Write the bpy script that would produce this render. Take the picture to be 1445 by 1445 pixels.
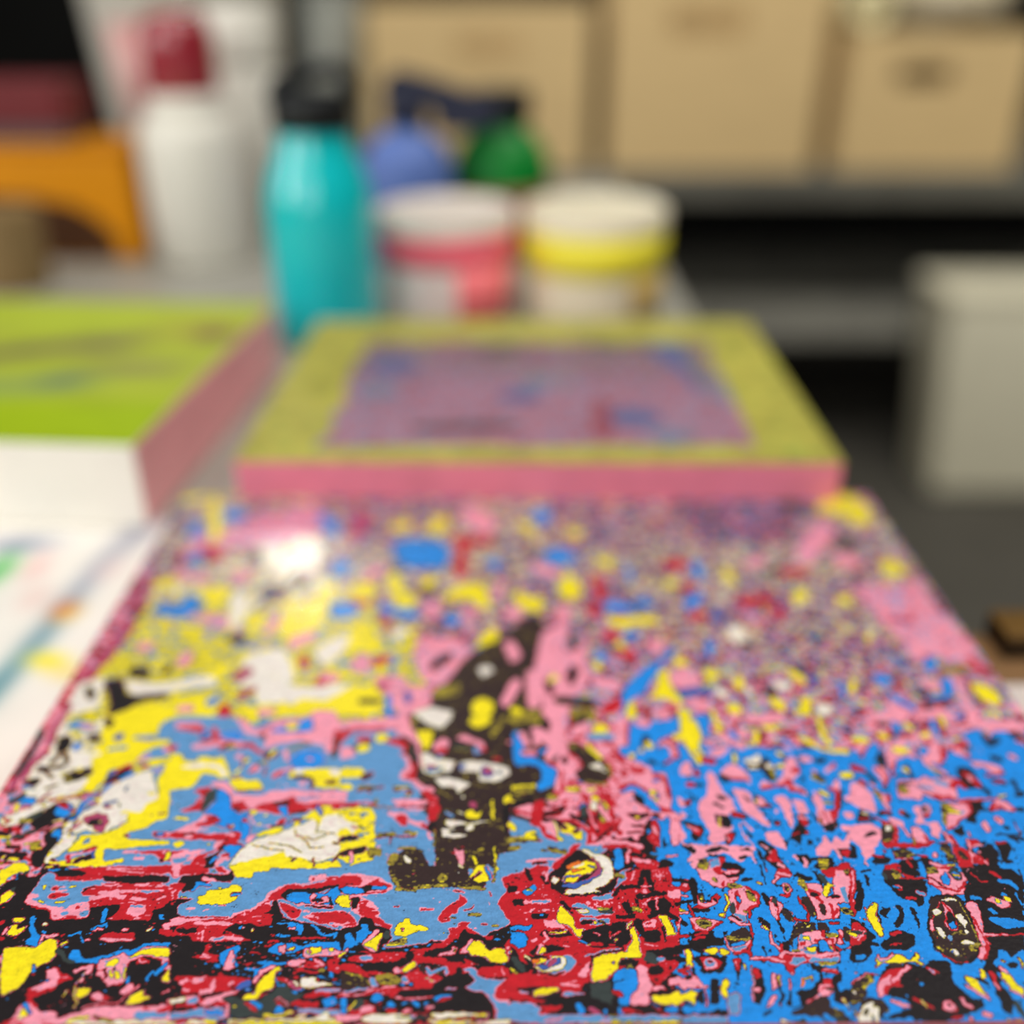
import bpy, bmesh, math, random
import numpy as np
from mathutils import Vector, Matrix

S = bpy.context.scene
COL = S.collection
for o in list(bpy.data.objects):
    bpy.data.objects.remove(o)

# ------------------------------------------------------------------ camera
CAM_Z = 0.97
cd = bpy.data.cameras.new('camera')
cam = bpy.data.objects.new('camera', cd); COL.objects.link(cam); S.camera = cam
cd.sensor_width = 36.0
cd.lens = 36.0 * 1400.0 / 1445.0
pitch, yaw = math.radians(27.8), 0.00853
cam.location = (0, 0, CAM_Z)
cam.rotation_euler = (math.pi / 2 - pitch, 0, -yaw)
cd.clip_start = 0.01
cd.dof.use_dof = True
cd.dof.focus_distance = 0.2420
cd.dof.aperture_fstop = 2.8
cd.dof.aperture_blades = 0

# ------------------------------------------------------------------ view and light
S.view_settings.view_transform = 'Standard'
S.view_settings.look = 'None'
S.view_settings.gamma = 1.0
S.view_settings.use_curve_mapping = False
S.view_settings.exposure = -0.14
try:
    S.cycles.use_denoising = True
    S.cycles.sample_clamp_indirect = 6.0
    S.cycles.max_bounces = 6
except Exception:
    pass
W = bpy.data.worlds.new('room_light'); S.world = W; W.use_nodes = True
W.node_tree.nodes['Background'].inputs[0].default_value = (1.0, 0.97, 0.92, 1)
W.node_tree.nodes['Background'].inputs[1].default_value = 0.20


def area(name, loc, target, sx, sy, power, col):
    d = bpy.data.lights.new(name, 'AREA'); d.shape = 'RECTANGLE'; d.size = sx; d.size_y = sy
    d.energy = power; d.color = col
    o = bpy.data.objects.new(name, d); COL.objects.link(o); o.location = loc
    o.rotation_euler = (Vector(target) - Vector(loc)).to_track_quat('-Z', 'Y').to_euler()
    return o


# daylight from the studio window on the left, added overhead and rear fill lights, a lamp over the far table end
area('window_daylight', (-2.0, -0.25, 1.60), (0.0, 0.6, 0.80), 0.75, 1.0, 24, (1.0, 0.985, 0.955))
area('rear_fill', (-0.85, -1.9, 1.75), (0.2, 1.2, 0.7), 1.7, 1.3, 30, (1.0, 0.985, 0.95))  # unseen fill behind the camera, added to light the front faces
area('overhead_fill', (0.15, 0.2, 2.9), (0.3, 0.9, 0.8), 0.9, 0.5, 25, (1.0, 0.97, 0.91))  # added overhead fill for the top surfaces
area('overhead_fill', (1.35, 0.75, 2.85), (1.0, 1.9, 0.3), 0.9, 0.5, 22, (1.0, 0.96, 0.88))  # second added fill, brightens the bin, lower shelf and floor
area('desk_lamp', (-0.535, 2.30, 1.88), (-0.08, 0.36, 0.77), 0.08, 0.08, 3.2, (1.0, 0.97, 0.92))


# ------------------------------------------------------------------ helpers
def lin(c):
    c = np.asarray(c, float) / 255.0
    return np.where(c <= .04045, c / 12.92, ((c + .055) / 1.055) ** 2.4)


MATS = {}


def mat(name, rgb, rough=.5, spec=.5, grain=0.0, scale=60.0, bump=0.0, metal=0.0, coat=0.0, trans=0.0, sub=0.0, streak=None):
    """procedural material: base colour with noise grain and fine relief"""
    if name in MATS: return MATS[name]
    m = bpy.data.materials.new(name); m.use_nodes = True
    nt = m.node_tree; b = nt.nodes['Principled BSDF']
    c = lin(rgb)
    b.inputs['Roughness'].default_value = rough
    b.inputs['Specular IOR Level'].default_value = spec
    b.inputs['Metallic'].default_value = metal
    b.inputs['Coat Weight'].default_value = coat; b.inputs['Coat Roughness'].default_value = .06
    b.inputs['Transmission Weight'].default_value = trans
    b.inputs['Subsurface Weight'].default_value = sub
    b.inputs['Subsurface Radius'].default_value = (.01, .008, .006)
    tc = nt.nodes.new('ShaderNodeTexCoord'); mp = nt.nodes.new('ShaderNodeMapping')
    nt.links.new(tc.outputs['Object'], mp.inputs['Vector'])
    if streak: mp.inputs['Scale'].default_value = streak
    n = nt.nodes.new('ShaderNodeTexNoise'); n.inputs['Scale'].default_value = scale; n.inputs['Detail'].default_value = 4
    nt.links.new(mp.outputs['Vector'], n.inputs['Vector'])
    r = nt.nodes.new('ShaderNodeValToRGB')
    lo, hi = 1 - grain, 1 + grain
    r.color_ramp.elements[0].position = .3; r.color_ramp.elements[1].position = .7
    r.color_ramp.elements[0].color = (*[min(1, v * lo) for v in c], 1)
    r.color_ramp.elements[1].color = (*[min(1, v * hi) for v in c], 1)
    nt.links.new(n.outputs['Fac'], r.inputs['Fac']); nt.links.new(r.outputs['Color'], b.inputs['Base Color'])
    if bump:
        bp = nt.nodes.new('ShaderNodeBump'); bp.inputs['Strength'].default_value = bump; bp.inputs['Distance'].default_value = .002
        nt.links.new(n.outputs['Fac'], bp.inputs['Height']); nt.links.new(bp.outputs['Normal'], b.inputs['Normal'])
    MATS[name] = m
    return m


def paint_mat(name, rough=.4, spec=.5, coat=.0, bump=.15):
    """acrylic film whose pigment is stored per point of the film"""
    m = bpy.data.materials.new(name); m.use_nodes = True
    nt = m.node_tree; b = nt.nodes['Principled BSDF']
    a = nt.nodes.new('ShaderNodeAttribute'); a.attribute_name = 'pigment'
    nt.links.new(a.outputs['Color'], b.inputs['Base Color'])
    n = nt.nodes.new('ShaderNodeTexNoise'); n.inputs['Scale'].default_value = 900; n.inputs['Detail'].default_value = 3
    tc = nt.nodes.new('ShaderNodeTexCoord'); nt.links.new(tc.outputs['Object'], n.inputs['Vector'])
    mr = nt.nodes.new('ShaderNodeMapRange'); mr.inputs['To Min'].default_value = rough - .1; mr.inputs['To Max'].default_value = rough + .1
    nt.links.new(n.outputs['Fac'], mr.inputs['Value']); nt.links.new(mr.outputs['Result'], b.inputs['Roughness'])
    bp = nt.nodes.new('ShaderNodeBump'); bp.inputs['Strength'].default_value = bump; bp.inputs['Distance'].default_value = .0004
    nt.links.new(n.outputs['Fac'], bp.inputs['Height']); nt.links.new(bp.outputs['Normal'], b.inputs['Normal'])
    b.inputs['Specular IOR Level'].default_value = spec; b.inputs['Coat Weight'].default_value = coat; b.inputs['Coat Roughness'].default_value = .10; nt.links.new(bp.outputs['Normal'], b.inputs['Coat Normal'])
    return m


def tag(o, label, cat, group=None):
    o['label'] = label; o['category'] = cat
    if group: o['group'] = group
    return o


def empty(name, loc, rz=0.0):
    o = bpy.data.objects.new(name, None); COL.objects.link(o); o.location = loc; o.rotation_euler = (0, 0, rz)
    o.empty_display_size = .02
    return o


def link(name, bm, m, parent=None, smooth=False, kind=None):
    me = bpy.data.meshes.new(name)
    bmesh.ops.recalc_face_normals(bm, faces=bm.faces)
    bm.to_mesh(me); bm.free()
    if smooth:
        for p in me.polygons: p.use_smooth = True
    me.materials.append(m)
    o = bpy.data.objects.new(name, me); COL.objects.link(o)
    if parent: o.parent = parent
    if kind: o['kind'] = kind
    return o


def box(bm, x0, x1, y0, y1, z0, z1, bev=0.0, seg=2, taper=0.0):
    r = bmesh.ops.create_cube(bm, size=1)
    vs = r['verts']
    for v in vs:
        k = 1 - taper if v.co.z < 0 else 1
        v.co = Vector(((x0 + x1) / 2 + v.co.x * (x1 - x0) * k, (y0 + y1) / 2 + v.co.y * (y1 - y0) * k, (z0 + z1) / 2 + v.co.z * (z1 - z0)))
    if bev:
        es = list({e for v in vs for e in v.link_edges})
        bmesh.ops.bevel(bm, geom=es, offset=bev, segments=seg, affect='EDGES', profile=.5)
    return bm


def boxm(*a, **k):
    return box(bmesh.new(), *a, **k)


def lathe(prof, n=48, bm=None, c=(0, 0), a0=0.0, a1=2 * math.pi):
    bm = bm or bmesh.new()
    full = abs(a1 - a0 - 2 * math.pi) < 1e-6
    rings = []
    for r, z in prof:
        if r < 1e-6:
            rings.append([bm.verts.new((c[0], c[1], z))]); continue
        rings.append([bm.verts.new((c[0] + r * math.cos(a0 + (a1 - a0) * i / n), c[1] + r * math.sin(a0 + (a1 - a0) * i / n), z))
                      for i in range(n if full else n + 1)])
    for p, q in zip(rings[:-1], rings[1:]):
        m = n if full else n
        for i in range(m):
            j = (i + 1) % n if full else i + 1
            f = [p[0] if len(p) == 1 else p[i], p[0] if len(p) == 1 else p[j], q[0] if len(q) == 1 else q[j], q[0] if len(q) == 1 else q[i]]
            f = list(dict.fromkeys(f))
            if len(f) > 2: bm.faces.new(f)
    return bm


def tube(pts, r, n=10, bm=None, flat=1.0):
    bm = bm or bmesh.new()
    pts = [Vector(p) for p in pts]; rings = []
    up = Vector((0, 1, 0))
    for i, p in enumerate(pts):
        d = (pts[min(i + 1, len(pts) - 1)] - pts[max(i - 1, 0)]).normalized()
        a = d.cross(up); a = a.normalized() if a.length > 1e-4 else Vector((1, 0, 0)); b = a.cross(d).normalized()
        rings.append([bm.verts.new(p + a * (r * math.cos(t)) + b * (r * flat * math.sin(t))) for t in [2 * math.pi * k / n for k in range(n)]])
    for p, q in zip(rings[:-1], rings[1:]):
        for k in range(n): bm.faces.new((p[k], p[(k + 1) % n], q[(k + 1) % n], q[k]))
    bm.faces.new(rings[0]); bm.faces.new(rings[-1][::-1])
    return bm


def slab_film(name, xs, ys, z, rgb, m, parent, relief=None):
    """paint film on a regular grid of points; rgb is len(ys) x len(xs) x 3 (sRGB 0..255)"""
    nx, ny = len(xs), len(ys)
    X, Y = np.meshgrid(xs, ys)
    Z = np.full_like(X, z) if relief is None else z + relief
    co = np.stack([X, Y, Z], -1).reshape(-1, 3).astype(np.float32)
    i = np.arange(ny - 1)[:, None] * nx + np.arange(nx - 1)[None, :]
    q = np.stack([i, i + 1, i + nx + 1, i + nx], -1).reshape(-1, 4).astype(np.int32)
    me = bpy.data.meshes.new(name)
    me.vertices.add(len(co)); me.vertices.foreach_set('co', co.ravel())
    me.loops.add(q.size); me.loops.foreach_set('vertex_index', q.ravel())
    me.polygons.add(len(q)); me.polygons.foreach_set('loop_start', np.arange(0, q.size, 4, dtype=np.int32))
    me.polygons.foreach_set('use_smooth', np.ones(len(q), bool))
    me.update(calc_edges=True)
    at = me.color_attributes.new('pigment', 'FLOAT_COLOR', 'POINT')
    c = np.ones((len(co), 4), np.float32); c[:, :3] = lin(rgb).reshape(-1, 3)
    at.data.foreach_set('color', c.ravel())
    me.materials.append(m)
    o = bpy.data.objects.new(name, me); COL.objects.link(o)
    if parent: o.parent = parent
    return o


# ------------------------------------------------------------------ paint
def vnoise(shape, sx, sy, rng):
    """smooth value noise, feature size sx, sy in cells"""
    h, w = shape
    gh, gw = int(h / sy) + 4, int(w / sx) + 4
    g = rng.random((gh, gw)) * 2 - 1
    y = np.arange(h) / sy; x = np.arange(w) / sx
    yi = y.astype(int); xi = x.astype(int)
    fy = y - yi; fx = x - xi
    fy = fy * fy * (3 - 2 * fy); fx = fx * fx * (3 - 2 * fx)
    r = g[:, xi] * (1 - fx) + g[:, xi + 1] * fx
    return (r[yi] * (1 - fy)[:, None] + r[yi + 1] * fy[:, None]).astype(np.float32)
def blur(a, r):
    for ax in (0, 1):
        n = a.shape[ax]
        p = np.concatenate([np.repeat(np.take(a, [0], ax), r, ax), a, np.repeat(np.take(a, [-1], ax), r, ax)], ax)
        c = np.cumsum(np.concatenate([np.zeros_like(np.take(p, [0], ax)), p], ax), ax, dtype=np.float64)
        a = ((np.take(c, range(2 * r + 1, n + 2 * r + 1), ax) - np.take(c, range(n), ax)) / (2 * r + 1)).astype(np.float32)
    return a
def fill_poly(pts, h, w):
    """mask of a polygon in cell coordinates -> (y0, x0, mask)"""
    p = np.array(pts, float)
    for _ in range(1):
        q = np.roll(p, -1, 0); p = np.stack([p * .86 + q * .14, p * .14 + q * .86], 1).reshape(-1, 2)
    x0, y0 = np.floor(p.min(0)).astype(int); x1, y1 = np.ceil(p.max(0)).astype(int) + 1
    x0, y0 = max(x0, 0), max(y0, 0); x1, y1 = min(x1, w), min(y1, h)
    if x1 <= x0 or y1 <= y0: return None
    m = np.zeros((y1 - y0, x1 - x0), bool)
    ys = np.arange(y0, y1) + .5
    xs = np.arange(x0, x1) + .5
    q = np.roll(p, -1, 0)
    for (ax, ay), (bx, by) in zip(p, q):
        if ay == by: continue
        s = (ys >= min(ay, by)) & (ys < max(ay, by))
        if not s.any(): continue
        xc = ax + (ys[s] - ay) * (bx - ax) / (by - ay)
        m[s] ^= xs[None, :] >= xc[:, None]
    return y0, x0, m
def fill_stroke(pts, wx, wy, h, w):
    p = np.array(pts, float)
    x0, y0 = np.floor(p.min(0) - (wx, wy)).astype(int); x1, y1 = np.ceil(p.max(0) + (wx, wy)).astype(int) + 1
    x0, y0 = max(x0, 0), max(y0, 0); x1, y1 = min(x1, w), min(y1, h)
    if x1 <= x0 or y1 <= y0: return None
    X, Y = np.meshgrid((np.arange(x0, x1) + .5) / wx, (np.arange(y0, y1) + .5) / wy)
    m = np.zeros(X.shape, bool)
    p = p / (wx, wy)
    for (ax, ay), (bx, by) in zip(p[:-1], p[1:]):
        dx, dy = bx - ax, by - ay
        t = np.clip(((X - ax) * dx + (Y - ay) * dy) / (dx * dx + dy * dy + 1e-9), 0, 1)
        m |= (X - ax - t * dx) ** 2 + (Y - ay - t * dy) ** 2 < 1
    return y0, x0, m
LEVEL = {'K': 0., 'R': 1.05, 'P': 1.95, 'B': -1.1, 'G': 2.9, 'Y': 4.0, 'W': 5.1}
OVER = {'N': 1, 'O': 2, 'U': 3, 'M': 4, 'D': 5, 'A': 6, 'Q': 7}
PAL = {'K': (30, 25, 28), 'R': (190, 28, 40), 'P': (238, 150, 172), 'B': (28, 138, 228), 'G': (92, 146, 198), 'Y': (242, 222, 28),
       'W': (230, 223, 214), 'N': (52, 37, 37), 'O': (150, 134, 48), 'U': (62, 92, 168), 'M': (168, 66, 102), 'D': (54, 62, 62), 'A': (226, 112, 40), 'Q': (238, 150, 172)}
def paint(marks, w, h, cell, seed=3):
    """abstract scraped painting: marks in 0.1 mm canvas coordinates; returns h x w x 3 sRGB 0..255 at `cell` (0.1 mm) spacing"""
    rng = np.random.default_rng(seed)
    L = np.full((h, w), 1.5, np.float32); A = np.full((h, w), 1.6, np.float32)
    ov = np.zeros((h, w), np.uint8)
    for ln in marks.strip().splitlines():
        t = ln.split(); head = t[0]; k = head[0]; amp = None
        kind = head[-1] if head[-1] in 'so' and len(head) > 1 else 'p'
        if '~' in head: amp = float(head[2:].rstrip('so'))
        f = lambda q: tuple(float(v) / cell for v in q.split(','))
        if kind == 'p': r = fill_poly([f(q) for q in t[1:]], h, w)
        elif kind == 's':
            wx, wy = f(t[1]); r = fill_stroke([f(q) for q in t[2:]], max(wx, .7), max(wy, .7), h, w)
        else:
            c = f(t[1]); rx, ry = f(t[2]); a = float(t[3]) if len(t) > 3 else 0
            th = np.linspace(0, 6.2832, 15)[:-1]
            ex, ey = rx * np.cos(th), ry * np.sin(th)
            r = fill_poly(np.stack([c[0] + ex * np.cos(a) - ey * np.sin(a), c[1] + ex * np.sin(a) + ey * np.cos(a)], 1), h, w)
        if r is None: continue
        y0, x0, m = r; sl = (slice(y0, y0 + m.shape[0]), slice(x0, x0 + m.shape[1]))
        if k in LEVEL:
            L[sl][m] = LEVEL[k]; ov[sl][m] = 0
        else:
            ov[sl][m] = OVER[k]; L[sl][m] = 0.
        if kind == 's' and amp is None: amp = .3
        A[sl][m] = amp if amp is not None else {'N': .55, 'O': .8, 'W': .4, 'Y': .4, 'K': .42, 'R': .6, 'P': .5}.get(k, .46)
    L = blur(L, 1); A = blur(A, 3)
    # texture: horizontal drags on the left, slanted drags on the right
    sc = 10. / cell * 10      # cells per mm ... 1 mm = 10 units
    mm = 10. / cell
    n_l = vnoise((h, w), 2.6 * mm, .9 * mm, rng) * .55 + vnoise((h, w), 1.1 * mm, .45 * mm, rng) * .45 + vnoise((h, w), .5 * mm, .25 * mm, rng) * .22
    n_r = vnoise((h, w), 1.1 * mm, 1.7 * mm, rng) * .55 + vnoise((h, w), .6 * mm, .8 * mm, rng) * .45 + vnoise((h, w), .28 * mm, .4 * mm, rng) * .22
    sel = np.clip((np.arange(w) / w - .5) * 6 + .5, 0, 1)[None, :]
    n = (n_l * (1 - sel) + n_r * sel) * 1.25
    # domain warp
    wy = vnoise((h, w), 1.6 * mm, 1.6 * mm, rng) * .28 * mm + vnoise((h, w), .55 * mm, .55 * mm, rng) * .15 * mm
    wx = vnoise((h, w), 1.6 * mm, 1.6 * mm, rng) * .3 * mm + vnoise((h, w), .55 * mm, .55 * mm, rng) * .2 * mm
    k = (1 + 1.6 * np.clip((np.arange(h) / h - .45) * 4, 0, 1))[:, None]
    wy *= k; wx *= k
    yy, xx = np.mgrid[0:h, 0:w]
    ys = np.clip(yy + wy, 0, h - 1.01); xs = np.clip(xx + wx, 0, w - 1.01)
    yi = ys.astype(int); xi = xs.astype(int); fy = ys - yi; fx = xs - xi
    def smp(a): return (a[yi, xi] * (1 - fx) + a[yi, xi + 1] * fx) * (1 - fy) + (a[yi + 1, xi] * (1 - fx) + a[yi + 1, xi + 1] * fx) * fy
    nb = vnoise((h, w), 2.4 * mm, 2.2 * mm, rng) * .6 + vnoise((h, w), 1.3 * mm, 1.2 * mm, rng) * .6
    amp = smp(A) * np.clip(1 + (np.arange(h) / h - .42) * 4.5, 1, 2.6)[:, None]; big = np.clip((amp - 1) / 1.2, 0, 1)
    l0 = smp(L)
    nn = n * (1 - big * .7) + nb * big
    nn = np.where(l0 > 3.6, np.minimum(nn, .25), nn)          # thick yellow films only break downwards
    nn = np.where((big > .3) & (nn > 0), nn * .72, nn)
    lv = l0 + amp * nn
    out = np.zeros((h, w, 3), np.float32)
    P = {k: np.array(v, np.float32) for k, v in PAL.items()}
    cls = np.digitize(lv, [-.62, .55, 1.5, 2.38, 3.42, 3.53, 4.62])
    cols = np.stack([P['B'], P['K'], P['R'], P['P'], P['G'], P['K'], P['Y'], P['W']])
    out = cols[cls]
    # raised yellow and white films end in a thin dark seam
    top = (cls >= 6).astype(np.float32)
    out[(blur(top, 1) > .12) & (top < .5)] = P['K']
    # brown, olive and the rarer paints lie over the rest, with a thin dark outline
    o = ov[np.rint(ys).astype(int), np.rint(xs).astype(int)]
    any_ = smp(blur(((ov > 0) & (ov < 7)).astype(np.float32), 1))
    rim = (any_ > .22) & (o == 0) & (cls > 2)
    out[rim] = P['K']
    n2 = vnoise((h, w), 1.8 * mm, .5 * mm, rng) * .6 + vnoise((h, w), .5 * mm, .3 * mm, rng) * .5
    oo = o.copy()
    oo[(o == 1) & (n2 > .62)] = 2; oo[(o == 2) & (n2 > .30)] = 1
    for k, i in OVER.items(): out[oo == i] = P[k]
    out[(o == 2) & (n2 < -.55)] = P['Y']
    # marbling in the whites, pin holes in the yellows
    mb = np.abs(vnoise((h, w), 3 * mm, 1.2 * mm, rng) + .4 * vnoise((h, w), 1 * mm, .6 * mm, rng))
    wsel = (cls == 7) & (o == 0)
    k = np.clip(1 - mb / .10, 0, 1)[..., None] * .45
    out = np.where(wsel[..., None], out * (1 - k) + np.array((205, 150, 165)) * k, out)
    pin = vnoise((h, w), .3 * mm, .3 * mm, rng)
    out[(cls == 6) & (o == 0) & (pin > .93)] = (90, 80, 30)
    fl = vnoise((h, w), .34 * mm, .3 * mm, rng) + .5 * vnoise((h, w), 4 * mm, 3 * mm, rng)
    out[(cls != 1) & (cls < 5) & (o == 0) & (fl > 1.12)] = P['K']
    out[(cls < 4) & (o == 0) & (fl < -1.25)] = P['P']
    # the far half was scraped more often: olive and dark show through the blue and yellow there
    far = big > .3
    out[far & (cls == 0) & (o == 0) & (n2 > -.12)] = (112, 100, 52)
    out[far & (cls == 0) & (o == 0) & (n2 > .12)] = P['K']
    out[far & (cls == 6) & (o == 0) & (n2 > .1)] = (176, 166, 52)
    out[far & (cls == 7) & (o == 0) & (n2 > .22)] = (150, 140, 130)
    # every colour slightly uneven, as scraped acrylic is
    out *= (1 + .05 * vnoise((h, w), 2 * mm, .7 * mm, rng) + .05 * vnoise((h, w), .3 * mm, .3 * mm, rng))[..., None]
    return np.clip(out, 0, 255), lv


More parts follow.
